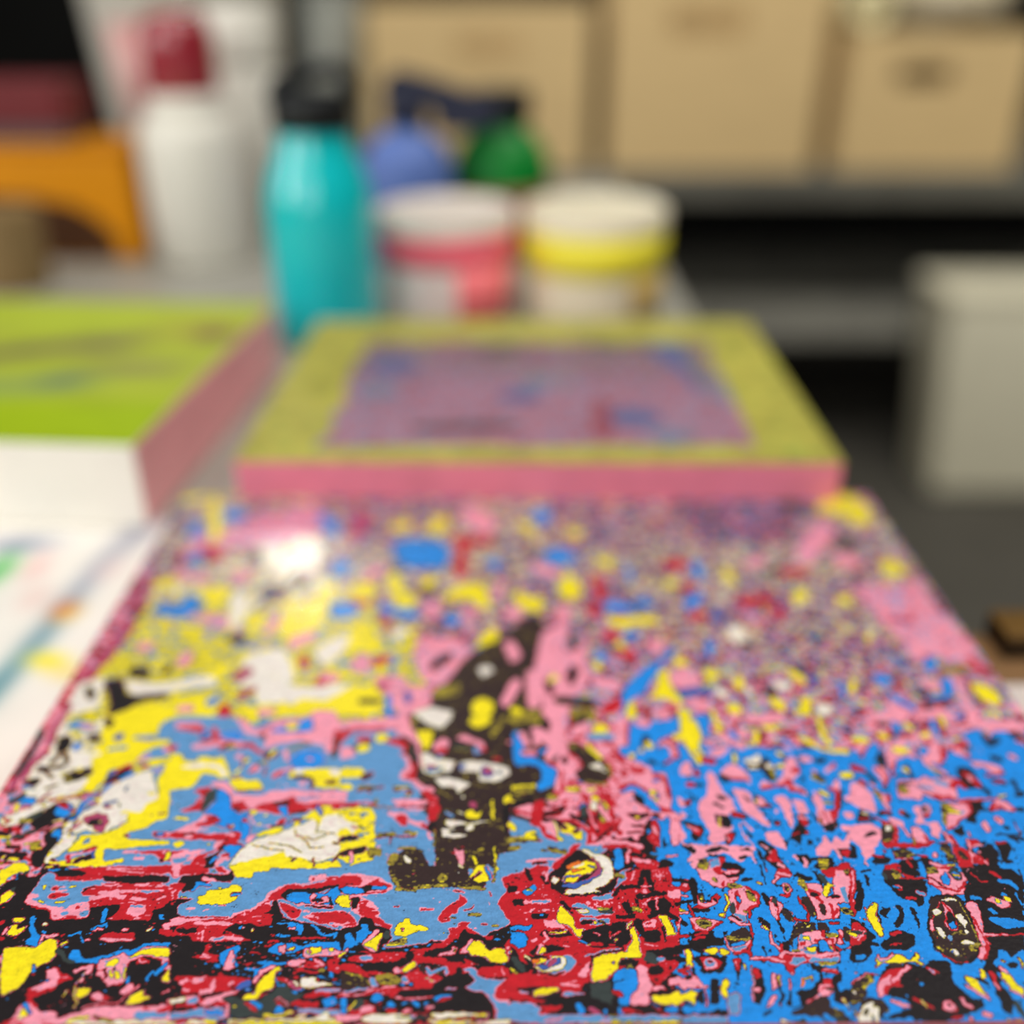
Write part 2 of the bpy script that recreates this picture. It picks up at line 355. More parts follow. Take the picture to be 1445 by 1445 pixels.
# paint marks of the front picture: paint, then outline (or s = stroke, o = oval) in tenths of a millimetre on the canvas
MARKS = """
K~1.2 41,632 2844,608 2555,-9 9,13 -208,392
B~.9 1825,937 3132,1059 2795,-11 1805,-3 1820,443
G~.7 209,505 315,982 1180,975 1240,676 1739,541 1401,230 1166,212 697,340 425,364
P~3.4 1088,1042 1393,1637 1893,2547 3074,2572 3049,1026 2974,864 1821,905
P~3.6 1973,2159 3065,2272 3043,1060 2039,935
P~3.4 -87,2635 2028,2617 1898,1542 1147,1461 102,1648
Y~1.6 52,889 116,1949 595,2055 1147,1461 1176,1042 540,948 234,684
N~.7 1091,1009 1394,1459 1548,1636 1608,1294 1580,757 1474,494 1289,471 1181,676
W~2.0 -60,283 172,1085 221,827 264,553 229,457
P~2.6 -195,370 32,741 187,605 238,433 124,89
K~.6 -158,305 238,433 514,364 713,277 783,6 9,13
R 259,433 351,452 560,446 566,425 404,423 398,406 281,408
K 259,433 295,441 338,440 355,432 345,419 285,421
Ps 3,4 402,444 559,450
Ps 2,2 429,438 497,431
K 392,423 567,423 574,400 490,388 457,398 411,402
R 362,365 378,380 413,398 575,397 594,331 558,313 565,282 532,285 470,283 453,284 476,317 471,332 403,325 367,315 405,290 316,284 303,315 245,323 292,330 378,332
G 244,418 253,433 271,426 284,408 350,406 402,402 412,392 364,383 365,367 374,358 415,357 397,343 350,329 341,322 293,326 236,344 234,370 240,392
P 232,334 230,366 256,366 265,351 240,350 293,326 340,324 361,331 392,339 409,293 374,297 346,294 320,287 305,319
Go 348,303 10,6
G 382,304 400,311 404,299 388,297
Ro 371,320 7,8
R 280,359 296,369 329,367 336,358 298,349
Ro 292,380 9,6
Ps 2,2 280,388 313,386
Ps 2,3 298,371 321,375
Ps 6,7 394,350 444,359 472,353
Ps 3,4 404,365 452,370 563,373
Ps 2,3 404,398 416,387 447,392
Ps 4,5 492,392 518,393
Ps 3,3 543,387 560,391
Ps 4,5 498,346 527,347
Ps 4,5 559,345 575,352
Ps 1,2 462,375 474,342
Ps 1,2 496,379 509,342
Ps 1,2 536,356 543,338
Ps 1,2 431,379 444,343
Gs 2,3 514,369 552,370
Po 519,312 23,18
Gs 3,4 502,324 534,324
Ps 1,1 534,324 551,324
K 401,325 438,327 464,334 477,324 476,316 458,309 465,296 453,283 445,283 433,307 414,313
K 555,313 599,316 608,285 599,273 577,278
B 573,306 588,299 598,285 587,287
P 592,268 610,278 616,257 601,254
R 590,256 616,257 622,237 595,237
R 474,249 536,248 541,225 475,222 449,232
Ps 4,4 463,230 492,227 531,227
Ps 3,3 425,227 434,227
Po 510,258 9,5
W 558,255 570,263 575,258 563,249
B 573,251 574,259 582,254
B 263,295 271,300 282,291 284,274 303,247 315,237 321,210 283,214 284,230 291,240
B 313,250 313,262 322,248 320,240
Ps 4,4 321,223 317,240 335,236 351,245
Wo 311,274 6,5
Y 252,160 253,175 240,198 246,211 314,207 322,220 339,233 359,226 372,193 363,168 333,146 325,116 310,89 287,80
Bs 4,4 336,140 334,159
Y 368,216 385,229 386,219 373,210
Yo 239,286 14,9
Y 231,244 229,268 243,274 253,257 269,274 270,257 260,247 246,240
Po 222,254 5,11
Ro 203,278 6,8
R 216,241 235,234 222,227
P 238,191 256,175 250,163
Y 127,438 140,450 158,457 198,457 206,430 171,428 157,411 151,385
Y 163,360 179,381 200,366 194,348 175,331
Ds 6,7 200,430 204,385 188,381
Ps 3,4 186,421 203,417
Rs 2,3 194,422 233,430
K 173,438 216,415 246,392 222,345 201,359
Yo 264,384 5,7
Ys 3,3 328,386 339,389
Ys 3,4 268,342 280,337
Ys 2,2 309,340 327,339
Ys 3,4 243,449 254,453
Ys 5,6 319,456 377,455
Bs 7,8 445,283 443,311
Bs 4,5 430,259 457,272 465,266
Ps 3,3 432,246 441,262 456,257
Bs 2,2 420,246 437,249
Bs 4,4 383,243 404,247 419,222
K 386,236 406,242 415,226 407,209 390,210
B 410,164 401,180 405,200 420,203 432,180 442,174 487,186 511,196 554,202 561,215 627,221 632,204 574,208 560,198 535,176 540,151 476,164 439,167 425,163
Ds 5,6 372,200 396,174 417,168
P 480,145 475,173 516,183 529,192 543,176 566,205 630,211 651,141 630,141 623,172 579,182 544,163 556,111 522,102 505,120 484,133
Y 539,170 563,198 600,204 632,204 640,175 598,182 570,185
K 544,163 572,179 620,175 630,141 605,144 601,113 568,117
R 563,163 569,179 595,166 594,160 568,158
Ps 2,2 571,173 576,163 585,164
Yo 511,164 15,9 0.3
Ks 3,3 501,148 508,126
Y 514,126 509,148 524,142 540,135 543,120 523,123
Ks 1,1 517,145 528,123
Ys 3,3 543,148 552,123
Bs 3,4 558,123 567,105
B 599,123 608,144 632,125 623,128 612,138 607,110
Bs 5,6 621,135 637,163
Y 636,122 648,150 660,110 650,110
Ko 621,110 10,18
R 342,95 346,104 362,91 377,112 371,134 375,159 387,155 398,140 439,124 408,109 403,94 369,74 352,71
P 345,101 377,118 367,143 381,155 399,130 406,106 367,91
B 371,121 383,124 380,112
Ps 5,6 434,146 466,155
Ps 6,7 455,118 464,145
Ws 1,2 448,109 456,136
Ko 465,128 7,7
Y 455,82 451,100 483,99 488,87 469,73
Ws 2,2 447,103 449,85 465,67 466,50
P 489,76 505,90 534,75 527,66 502,70
R 515,84 533,78 532,66 520,69
Ws 2,3 430,79 435,91
Y 574,54 583,78 606,98 614,80 630,71 600,60
Ps 2,2 483,49 506,58 562,63 578,87 591,104
Ps 2,2 650,83 665,92
Ps 8,9 562,87 571,99
P 319,10 338,25 342,62 360,71 387,42 427,41 437,21 457,9
Rs 4,4 327,14 354,22
Rs 4,4 353,74 377,53
Bs 6,7 351,59 369,36
Ys 4,5 354,42 365,33
Wo 357,28 4,7
P 436,24 486,41 520,55 561,52 613,51 675,56 690,7 442,9
W 460,16 546,20 687,16 690,7 447,9
Gs 8,9 612,31 671,33
Rs 5,6 656,39 678,48
Ys 4,4 468,21 502,26
Os 3,3 517,29 562,17
R 558,454 658,453 665,426 597,423 589,408 567,423
P 558,454 588,454 591,411 580,419
K 598,419 656,426 711,422 719,429 710,453 734,429 736,395 692,403 649,396 648,377 614,363 593,396
R 675,445 702,449 714,422 679,430
Ps 3,3 692,453 713,426
Ps 4,5 657,411 686,405
Bs 6,7 641,374 646,396 675,388
R 576,393 590,396 618,392 609,381 602,363 610,338 596,323
P 587,374 598,367 595,338
Y 707,453 825,452 817,432 776,429 780,410 738,410
Y 822,452 997,450 955,439 920,432 881,443
G 679,384 728,403 743,388 760,391 771,358 741,326 666,323 617,323 619,306 628,293 749,291 764,301 801,315 828,354 838,376 873,394 931,401 934,416 969,423 1000,427 997,450 924,443 823,432 777,425 781,406 739,406
G 615,330 656,348 667,330 730,324 776,351 784,340 747,301 633,295
Y 661,330 658,352 674,359 673,373 714,373 731,390 761,387 764,362 750,362 754,344 726,326
Bs 4,5 742,358 761,362
Ks 1,2 743,366 763,365
Ps 3,4 642,316 659,316
Ps 2,2 684,309 695,314
P 606,292 744,287 763,304 801,315 810,329 825,339 829,361 852,379 897,394 932,394 925,416 970,420 970,401 876,379 850,361 839,339 813,315 766,290 740,280 652,271 615,261
R 616,257 650,278 708,284 750,287 776,301 808,311 816,325 836,343 838,361 859,376 882,390 922,386 970,397 971,416 1002,416 1007,382 936,375 885,375 878,364 882,346 839,339 854,311 858,262 824,262 808,273 771,270 758,253 833,235 839,222 766,223 682,223 667,237 622,237
K 628,254 640,261 677,260 684,247 655,240
Ps 4,5 674,272 754,272
Ps 5,6 722,230 753,229
Gs 2,2 730,230 750,230
Ps 3,4 761,231 798,229
Ps 1,1 772,243 778,223
Ps 2,2 697,250 703,223
Ps 1,1 720,270 729,223
Ps 1,1 687,247 690,230
Ps 2,2 810,288 827,290
Ps 1,1 785,308 787,290
Ps 1,1 799,311 805,297
K 744,253 771,273 811,273 819,259 862,259 867,222 822,222 790,239
Bo 786,261 6,5
Wo 792,260 2,3
Wo 815,249 3,5
K 827,304 849,307 848,339 859,343 873,303 889,279 860,279 856,300
R 863,339 885,328 924,307 924,289 902,286 874,310
R 930,289 962,306 1018,306 1025,257 962,272
Ps 3,4 941,291 955,292
Ps 3,4 999,269 1023,268
Gs 2,2 1000,270 1010,270
K 860,354 876,375 959,378 963,386 1006,389 1007,382 883,339
B 883,339 875,353 890,364 922,368 933,357 949,364 976,360 994,382 1007,382 1015,323 938,328 903,328
P 936,353 943,364 950,356 955,328 969,353 980,356 986,334 961,327 943,331
Ks 3,4 947,342 968,338
Po 917,328 10,5
Ks 3,4 987,349 994,327
Ks 2,3 930,322 997,318
Yo 1009,338 7,13
K 858,279 1025,254 1029,227 869,222
B 870,276 890,272 912,277 936,272 937,248 934,235 922,238 923,248 896,255 897,269 874,269
Ps 3,4 902,257 916,258
Bs 4,4 878,235 906,236
Bs 3,4 956,265 981,241 996,234 1017,242 1016,231
Rs 3,3 918,228 994,227
Rs 3,4 861,220 869,222
Rs 3,3 863,239 869,235
B 865,189 865,202 884,218 920,218 936,208 990,218 1031,217 1035,188 946,198 929,186 902,183 879,189
P 893,189 886,209 905,212 908,182
P 949,182 948,202 1034,194 1036,178 991,179 960,169
Y 907,195 925,208 927,189
Ks 2,2 905,197 914,190
Y 954,185 962,201 989,206 992,188 966,179
Ks 1,2 957,201 965,185
Yo 1012,194 8,6
B 869,157 872,167 900,163 950,176 960,169 929,157 902,157 871,148 854,123 848,105 844,111 848,142
P 916,166 945,173 960,166 936,147 921,154
Ps 5,6 851,114 862,139 887,151
Bs 2,2 849,142 855,130
Y 832,70 847,84 858,81 858,108 879,136 893,148 902,154 907,141 893,132 898,96 874,84 866,69 841,64
K 909,148 936,151 937,126 918,129
D 868,64 904,93 898,120 928,105 946,78 972,83 947,48 927,40 892,23 814,24 812,52 775,76 795,82 835,67
Rs 5,5 904,117 921,112
Ps 1,1 904,129 927,111 947,89
Bs 2,2 896,120 905,102 921,102
W 958,101 957,119 989,122 994,110 1040,104 1010,96 959,95
Ws 5,5 944,107 950,101
Ms 3,4 935,111 943,95 962,92
R 941,138 961,160 998,169 1009,153 985,132 954,138
Ks 4,4 961,147 986,141
R 1006,172 1036,178 1044,128 1014,137
Ys 2,2 948,150 954,152
Os 5,6 994,144 1005,141
Ps 3,3 979,169 1000,156
Bs 2,2 991,125 1023,116
B 759,162 754,190 781,206 793,213 799,200 792,183 801,155 800,149 780,143
P 774,146 770,171 778,193 786,196 792,161 797,149 785,143
Ys 1,1 791,174 792,158
R 685,181 715,183 717,217 730,210 725,187 754,181 754,171 709,175
Rs 3,3 728,165 752,166
Rs 2,3 796,177 812,179
R 665,119 670,128 828,124 834,117 813,94 721,82 692,80 687,107
Po 721,118 10,9
P 751,97 756,121 766,112 768,94 757,85
Ps 4,5 797,106 804,109
Ps 4,5 684,110 695,116
Ps 4,4 693,95 705,91
Ps 5,6 736,85 759,88
U 810,97 829,118 843,114 843,102 822,90
Ps 5,6 673,64 734,71
Ws 5,6 679,61 701,68
P 738,59 781,85 824,93 815,85 778,64 756,50
Rs 5,5 732,71 747,62
Rs 4,4 693,50 728,56 745,30
K 704,39 716,50 736,44 733,36
G 714,68 733,76 740,59 709,56
G 741,44 792,53 814,24 791,13 749,24 686,19 682,33
Ps 4,4 805,29 807,52 783,64
Bs 6,7 761,38 794,32
Rs 3,3 780,56 798,58
Do 836,41 26,20
Yo 823,51 5,4
Yo 808,70 3,3
Bs 5,5 858,61 879,49
R 835,58 847,61 871,46 877,32 856,43
B 908,31 914,54 927,43 932,31
Ps 2,2 906,66 916,72 934,60 939,48
Rs 3,4 913,60 930,51
Rs 5,6 976,74 1028,80
Rs 7,7 950,57 1001,54
Rs 4,4 982,42 1019,36
Bo 1034,59 20,13
Bs 3,4 1025,48 1054,56
Ks 4,4 1049,65 1054,53
Gs 5,6 967,40 1058,30
Gs 3,3 998,86 1049,89
Ys 4,4 891,27 922,26 952,34
Ws 3,3 964,24 982,28
Ws 6,7 1014,19 1029,25
W 688,14 772,18 787,10 788,6 690,7
Rs 4,4 704,11 724,13
Ys 3,4 768,13 787,10
Ws 5,6 817,12 1060,16
Rs 2,2 822,12 1049,10
Ys 4,5 844,7 1061,6
G 997,450 1436,446 1435,271 1394,271 1308,279 1280,252 1243,215 1188,203 1131,197 1160,233 1149,266 1115,284 1112,316 1099,355 1138,373 1143,384 1114,407 1049,427 1001,423
P 1001,419 1018,427 1046,421 1095,413 1114,403 1140,384 1138,371 1110,362 1058,350 1098,333 1113,308 1115,284 1152,260 1145,251 1066,288 1010,360
R 1001,419 1038,417 1059,407 1060,385 1021,383 1007,380
R 1073,377 1087,403 1131,388 1138,377 1096,383 1071,366
R 1071,365 1127,368 1122,360 1075,355
K 1007,382 1060,381 1084,385 1126,377 1118,371 1082,370 1072,359 1010,363
B 1007,378 1037,381 1067,377 1071,363 1037,356 1019,359
Bs 4,5 1090,379 1123,377
Y 1011,352 1034,356 1041,327 1046,313 1016,320
K 1037,345 1064,352 1060,312 1046,313 1040,338
R 1060,334 1083,337 1079,323 1110,305 1109,287 1149,263 1144,253 1109,267 1098,284 1068,295 1069,312
R 1018,306 1041,302 1066,271 1064,260 1025,257
Ps 2,3 1024,266 1043,271
K 1025,254 1067,260 1070,281 1080,291 1098,284 1109,263 1147,253 1153,226 1143,206 1087,217 1031,214
B 1064,244 1079,253 1075,267 1092,264 1097,247 1117,246 1092,220 1076,210
B 1039,240 1052,244 1063,227 1076,214 1051,194 1035,188 1047,220
P 1081,213 1110,253 1120,246 1103,220 1123,187 1107,187
Y 1085,207 1105,226 1126,243 1135,233 1123,213 1123,190 1105,200
K 1131,220 1145,246 1153,226 1143,206 1130,206
Do 1140,236 9,13
Y 1157,236 1160,266 1177,270 1179,283 1193,283 1197,266 1223,259 1246,252 1207,242 1186,229
Ks 2,2 1176,253 1179,246
O 1141,203 1156,219 1189,226 1188,209 1165,209
Ys 2,2 1143,206 1185,209
Ps 4,5 1040,188 1051,194
Ys 4,4 1036,178 1046,188
R 1129,187 1167,190 1190,187 1205,199 1247,199 1251,215 1268,212 1290,232 1286,252 1308,258 1311,272 1342,272 1334,255 1363,234 1326,231 1283,205 1228,186 1284,176 1328,169 1351,156 1348,147 1313,144 1308,126 1292,123 1280,154 1230,157 1220,151 1189,136 1172,136 1191,177 1170,161 1066,162 1051,169 1053,178 1091,181
K 1272,199 1294,208 1310,208 1312,231 1326,255 1335,241 1369,231 1372,218 1335,224 1328,182 1326,166 1329,157 1291,157 1284,173 1229,177 1234,183
P 1262,179 1294,192 1300,202 1311,198 1306,182 1276,176
Oo 1303,192 4,6
P 1317,182 1319,198 1330,205 1335,221 1346,221 1336,201 1342,185 1325,182
R 1369,231 1402,231 1397,217 1377,218
Y 1330,192 1346,218 1369,214 1378,191 1391,188 1402,201 1433,191 1434,168 1422,156 1389,156 1378,172 1356,175 1339,182
Ks 3,4 1375,211 1394,201 1435,204
K 1351,166 1378,166 1386,150 1359,150
K 1190,187 1206,190 1213,177 1200,158 1177,149 1170,136 1145,139 1096,140 1089,156 1162,158 1191,167
Go 1099,173 16,8
R 1040,153 1055,159 1089,152 1096,137 1124,137 1151,133 1138,127 1097,131 1042,140
Y 1182,145 1208,164 1220,154 1210,142 1189,134
P 1164,142 1174,149 1183,136 1170,133
N 1042,136 1067,135 1099,118 1117,103 1102,94 1065,88 1049,92
Os 1,2 1059,134 1099,118 1114,103
O 1132,109 1125,127 1156,133 1185,121 1186,108 1155,97
G 1112,118 1125,121 1136,100 1118,94
G 1186,108 1189,127 1210,108 1197,102
R 1189,127 1221,142 1232,129 1265,129 1279,120 1257,90 1219,93 1207,111
N 1220,145 1231,154 1240,142 1235,126 1227,133
N 1256,135 1269,154 1284,135 1279,126 1260,126
Gs 4,5 1242,142 1251,129 1286,144 1289,129
Y 1250,115 1260,114 1259,108 1253,109
Ws 2,2 1243,117 1247,119
R 1051,74 1103,82 1155,97 1214,93 1178,76 1120,76 1073,71
Ps 2,2 1051,78 1091,76 1129,91 1176,99
Gs 3,3 1061,84 1112,94
R 1354,135 1376,147 1422,146 1434,140 1434,115 1395,119 1360,125
G 1319,141 1346,147 1359,135 1362,122 1406,113 1434,112 1434,97 1398,89 1398,65 1433,59 1433,0 1401,16 1401,44 1379,77 1331,89 1355,110 1341,132
Ps 2,3 1414,140 1419,125
K 1257,90 1266,111 1308,123 1338,135 1355,113 1331,92 1379,77 1401,47 1398,16 1380,30 1255,28 1249,46 1250,72 1178,73 1187,90 1235,90
Gs 2,2 1289,89 1310,90
Ps 2,2 1179,68 1221,66 1258,72
B 1258,66 1276,75 1303,74 1298,60 1269,60
Rs 3,4 1277,60 1298,66
Ps 3,4 1252,43 1264,47
K 1068,71 1117,76 1162,73 1179,61 1243,60 1250,29 1187,35 1165,46 1133,55 1075,56
B 1124,64 1127,79 1146,82 1146,58 1132,58
B 1154,49 1163,64 1181,49
Bs 5,6 1217,58 1228,49
Bs 4,4 1196,52 1201,55
B 1052,68 1065,71 1073,30 1059,24
R 1398,89 1416,100 1434,103 1433,59 1408,59
Ks 4,4 1414,88 1434,91
Ps 2,2 1398,74 1406,59 1433,56
R 1076,27 1093,62 1127,58 1140,38 1136,30 1106,21
Do 1094,53 16,12 0.6
Ys 3,4 1075,39 1090,59
Ps 8,9 1108,41 1124,44
Ps 8,8 1059,19 1100,21
Rs 5,6 1163,38 1179,35
Ps 4,4 1198,35 1213,37
W 1108,18 1120,27 1162,29 1224,26 1215,9 1169,4 1107,10
Ks 3,3 1079,9 1123,7
Ds 4,4 1225,17 1251,20
Gs 3,3 1184,18 1224,23
W 1255,26 1286,31 1370,30 1385,25 1331,22 1272,14
Y 1357,22 1364,30 1388,29 1383,16
Ks 3,3 1362,20 1377,20
R 1287,14 1333,19 1339,14 1313,8
W 1251,17 1287,11 1370,11 1396,13 1433,10 1433,0 1267,2
Rs 2,2 1334,5 1391,10
Ys 3,3 1272,6 1344,2
R 1412,408 1466,423 1506,446 1536,446 1534,377 1699,336 1738,428 1875,443 1821,100 1514,103 1418,65 1391,80 1450,134 1418,198 1446,244 1424,292 1400,324 1427,363
R~.9 1436,400 1466,423 1495,370 1699,336 1875,443 1852,295 1464,291 1418,334
Ks 7,9 1481,431 1487,404
Ks 6,7 1517,407 1528,388
Bs 9,11 1477,359 1495,374
Os 4,4 1483,370 1489,366
Ps 3,4 1525,396 1535,422
Ks 9,11 1436,367 1447,371
Ks 7,9 1447,330 1464,327
Ps 3,4 1473,330 1540,330
Gs 2,3 1494,332 1534,328
K 1535,411 1552,445 1710,444 1712,406 1700,379 1677,354 1623,345 1576,347 1536,370 1534,396
W 1539,392 1547,411 1562,403 1552,384
W 1667,444 1704,444 1701,402 1680,383 1649,369 1666,361 1624,351 1574,353 1577,364 1638,384 1665,421
U 1567,384 1646,406 1676,444 1671,417 1638,387 1601,371 1569,375
M 1603,392 1653,418 1664,445 1679,444 1664,414 1627,395
K 1567,392 1578,430 1600,445 1661,445 1646,410 1609,388 1570,382
Y 1567,388 1568,403 1587,430 1606,437 1661,445 1644,418 1616,410 1603,388
Bs 2,3 1570,388 1577,407 1616,414
As 5,7 1599,430 1624,437
G 1638,340 1689,357 1709,376 1732,398 1731,421 1751,436 1716,421 1702,372 1688,346 1696,339 1646,332
Os 4,5 1707,413 1724,406
Ks 6,7 1717,372 1762,375 1777,420
Ks 9,11 1787,428 1791,368
Ks 5,7 1753,346 1824,353
Ps 2,3 1768,375 1789,374
Ps 2,3 1744,398 1753,421
B 1842,431 1875,443 1864,374 1843,378 1848,412
P 1829,364 1864,371 1858,331 1828,342
P 1790,338 1805,342 1804,317 1794,303 1788,324
K 1777,331 1825,338 1834,320 1821,288 1780,289
Ps 3,4 1798,331 1797,306
Ks 9,11 1720,317 1727,303
Os 6,7 1739,307 1756,303
G 1587,322 1610,326 1649,300 1684,304 1695,296 1642,283 1608,290 1597,304
K 1583,317 1620,304 1619,294 1597,301
W 1597,304 1626,304 1628,295 1608,294
D 1650,314 1678,307 1692,296 1654,293
Oo 1664,306 14,6
Y 1549,277 1554,312 1566,322 1577,301 1587,287 1594,252 1621,242 1623,225 1595,226 1585,249 1571,259 1549,263
Ks 6,7 1564,326 1580,308
Ks 7,9 1492,288 1521,287
Bo 1510,291 5,3
G 1607,283 1681,276 1674,262 1634,256 1606,266
Ks 6,7 1612,266 1640,269
Yo 1639,267 6,7
Os 3,4 1652,272 1663,262
Rs 3,3 1694,286 1705,282
Ks 5,6 1696,282 1734,286
B 1435,261 1486,262 1486,250 1452,244 1471,240 1479,223 1471,204 1454,191 1446,204 1434,210
Rs 2,2 1438,245 1463,247
P 1515,270 1544,280 1568,249 1534,250
K 1502,233 1520,250 1528,243 1574,249 1587,229 1536,226 1508,230
Ys 3,3 1533,238 1550,236 1568,243
Ps 3,3 1517,240 1527,223 1518,210
Ps 4,4 1488,217 1499,220
K 1610,242 1703,269 1726,268 1732,248 1713,198 1629,196 1603,222
Ps 2,2 1638,239 1651,232 1648,228
Ps 1,2 1675,238 1673,222 1698,241
Rs 4,5 1630,207 1652,207
Rs 3,3 1669,204 1680,205
Ys 2,3 1682,215 1688,220
Bs 3,3 1600,216 1616,209
Ys 2,2 1617,204 1624,206
Ks 9,10 1729,241 1746,268 1748,241
Ws 2,2 1718,248 1720,262 1732,272
Y 1721,248 1734,258 1739,231 1744,208 1742,166 1725,166 1703,166 1687,163 1687,138 1655,114 1627,102 1618,123 1627,145 1629,167 1655,179 1689,182 1711,185 1725,211
Ks 4,5 1627,176 1661,186 1704,192
Ws 1,1 1611,173 1656,189 1701,192
Bo 1674,157 3,4
Bs 2,2 1747,228 1747,226
K 1748,241 1797,247 1798,214 1756,208
P 1754,265 1790,278 1789,251 1759,254
Rs 2,3 1765,261 1777,265
Ks 6,7 1777,285 1795,289
Y 1796,285 1821,292 1825,257 1841,254 1834,227 1806,227 1807,254
Ks 3,4 1804,254 1804,214
Bs 4,4 1835,271 1849,274
Rs 6,7 1757,198 1815,197
Ps 2,2 1755,204 1785,199
Ks 8,10 1760,178 1835,187
Ds 11,13 1759,169 1772,162
Gs 5,6 1780,162 1796,162
Rs 8,9 1785,137 1795,153
Ks 11,12 1762,134 1776,134
Ns 8,9 1751,107 1769,103
Rs 5,6 1774,100 1781,112
P 1795,112 1824,121 1820,94 1795,94
R 1529,197 1560,216 1597,212 1608,173 1600,145 1575,127 1536,118 1488,124
K 1476,184 1498,203 1529,203 1568,196 1534,184 1500,174
Ps 6,7 1501,184 1510,200
Y 1498,181 1512,200 1523,197 1520,184 1506,176
Ps 3,3 1560,203 1573,199
K 1462,175 1517,174 1527,164 1547,124 1499,130 1478,143
G 1539,174 1577,174 1593,158 1567,130 1536,121 1493,127
W 1525,172 1561,172 1565,155 1551,136 1515,133 1483,146 1505,149 1543,145 1552,164
U 1494,149 1524,149 1550,171 1555,164 1546,149 1513,136
M 1521,146 1536,168 1544,167 1538,152 1527,142
Y 1486,155 1503,168 1522,164 1519,155 1494,149
Ao 1493,160 8,6
Ws 3,3 1469,173 1481,165
K 1434,204 1451,184 1456,165 1488,140 1453,124 1434,156
Ds 7,8 1445,165 1464,140
Os 3,3 1439,140 1450,128
Yo 1436,186 3,6
Ks 2,3 1488,133 1537,124 1561,133
P 1609,148 1624,164 1619,142 1606,114 1588,120
K 1622,176 1632,170 1622,145 1614,114 1626,99 1665,113 1672,123 1667,71 1658,36 1643,42 1590,43 1603,78 1615,93
D 1618,99 1665,110 1664,71 1655,31 1634,57 1614,72
Ks 10,11 1697,157 1724,153 1710,125
Ns 8,9 1712,144 1716,131
B 1672,123 1695,138 1730,134 1733,113 1698,48 1677,45 1677,71 1668,89
Ks 2,2 1673,104 1697,110
Rs 5,6 1670,77 1685,71
P 1725,138 1737,147 1755,140 1750,119 1757,91 1743,47 1698,48 1703,65 1728,98
Rs 4,5 1752,119 1770,91
Ps 5,6 1762,88 1778,88
K 1746,74 1758,82 1819,88 1817,76 1767,71 1759,50 1746,53
Y 1749,56 1754,71 1772,68 1818,82 1812,41 1779,44
R 1434,94 1487,106 1574,114 1611,111 1593,84 1550,72 1546,55 1486,55 1468,61 1433,62
K 1442,88 1493,97 1546,93 1548,84 1549,58 1512,55 1481,70
Y 1487,82 1503,91 1543,93 1545,81 1513,70 1489,70
Ps 2,2 1549,99 1573,102 1584,108
Ps 2,2 1551,96 1591,93
G 1550,75 1567,84 1582,78 1603,78 1592,66 1560,69
Gs 2,3 1455,79 1476,79
Ks 5,5 1549,55 1592,60
K 1550,66 1603,75 1618,66 1656,48 1663,31 1615,23 1506,26 1520,43
G 1433,56 1486,55 1506,38 1498,24 1641,22 1674,19 1807,15 1806,7 1433,0
Bs 7,7 1588,46 1590,31
Rs 4,4 1507,41 1543,43 1501,26
Ms 5,6 1611,37 1626,28
Bs 5,6 1676,36 1680,28
Rs 5,6 1684,33 1767,33
Ks 7,7 1706,42 1756,30
Rs 2,2 1748,47 1769,24
B 1778,38 1812,41 1809,24 1777,27
Ks 4,4 1642,34 1657,28
Bs 3,3 1643,34 1643,14
Gs 5,6 1651,17 1807,14
Rs 2,2 1510,8 1547,15
Os 2,2 1649,21 1667,22
Y 1577,-1 1624,7 1717,9 1806,7 1805,-3
Rs 1,1 1593,4 1769,7
Ws 1,1 1655,8 1748,8
B 1875,443 1909,442 1912,408 1869,401
P 1915,442 2033,441 2011,392 1989,373 1953,370 1919,400
Ks 4,6 1973,430 1989,403 2034,418
Os 5,7 1932,438 1939,434
R 1953,434 1973,442 1996,438 1972,407
Bo 1986,432 8,8
Rs 4,5 1972,377 1980,388
Ps 6,7 1954,407 1955,381
Oo 1957,394 6,11
B 2033,441 2128,441 2106,402 2107,369 2091,350 2067,351 2054,369 2030,399 2050,407
Ks 4,5 2029,395 2048,399
Ks 2,3 2082,441 2081,410 2083,380
Ps 2,2 2093,437 2095,418
Ys 3,4 2063,384 2074,380
R 2122,429 2156,433 2154,402 2116,395 2102,384
Ps 3,4 2122,417 2149,406
Ps 3,4 2102,384 2118,402
B 2161,440 2188,440 2188,417 2171,421
K 2155,406 2173,417 2208,401 2196,390 2154,391
B 2155,398 2170,406 2164,350 2142,343
R 1868,397 1887,400 1893,367 1879,356 1863,363
Ps 4,5 1873,374 1888,393
Ps 3,3 1863,367 1873,371
B 1906,374 1938,389 1949,366 1974,359 1983,344 1963,260 1972,246 1937,229 1924,233 1955,260 1949,277 1904,295 1957,315 1960,344 1943,348 1920,355
Ks 9,11 1897,389 1898,330
R 1877,305 1911,305 1943,319 1962,341 1955,352 1938,341 1926,319 1901,330 1902,348 1920,352 1924,326 1944,337
Ps 4,5 1907,337 1904,319 1925,316 1949,333
No 1913,337 9,14
Oo 1914,334 6,11
Ko 1946,333 6,6
Ks 4,5 1884,298 1922,302
Ys 4,5 1972,348 1975,326 1967,301
Y 1946,287 1967,294 1960,279 1947,280
P 1873,281 1946,273 1940,260 1918,246 1892,230 1872,260
Rs 3,4 1875,264 1880,243 1914,240 1947,267
Oo 1905,262 21,13
Ko 1905,263 13,5
Os 2,2 1890,264 1922,270
Rs 4,5 1876,316 1885,284
Ps 3,4 1851,292 1872,295
Os 3,4 1853,302 1864,300
B 1850,285 1867,285 1861,243 1843,207 1838,207
K 1866,240 1925,240 1945,226 1943,200 1897,197 1888,174 1865,184 1856,213
Rs 3,4 1881,230 1910,236
Rs 3,3 1874,220 1896,221
Bs 6,7 1929,229 1942,226
Bs 4,5 1858,230 1865,220
P 1988,366 2025,377 2057,347 2048,318 2022,308 2011,283 1979,284 1977,330
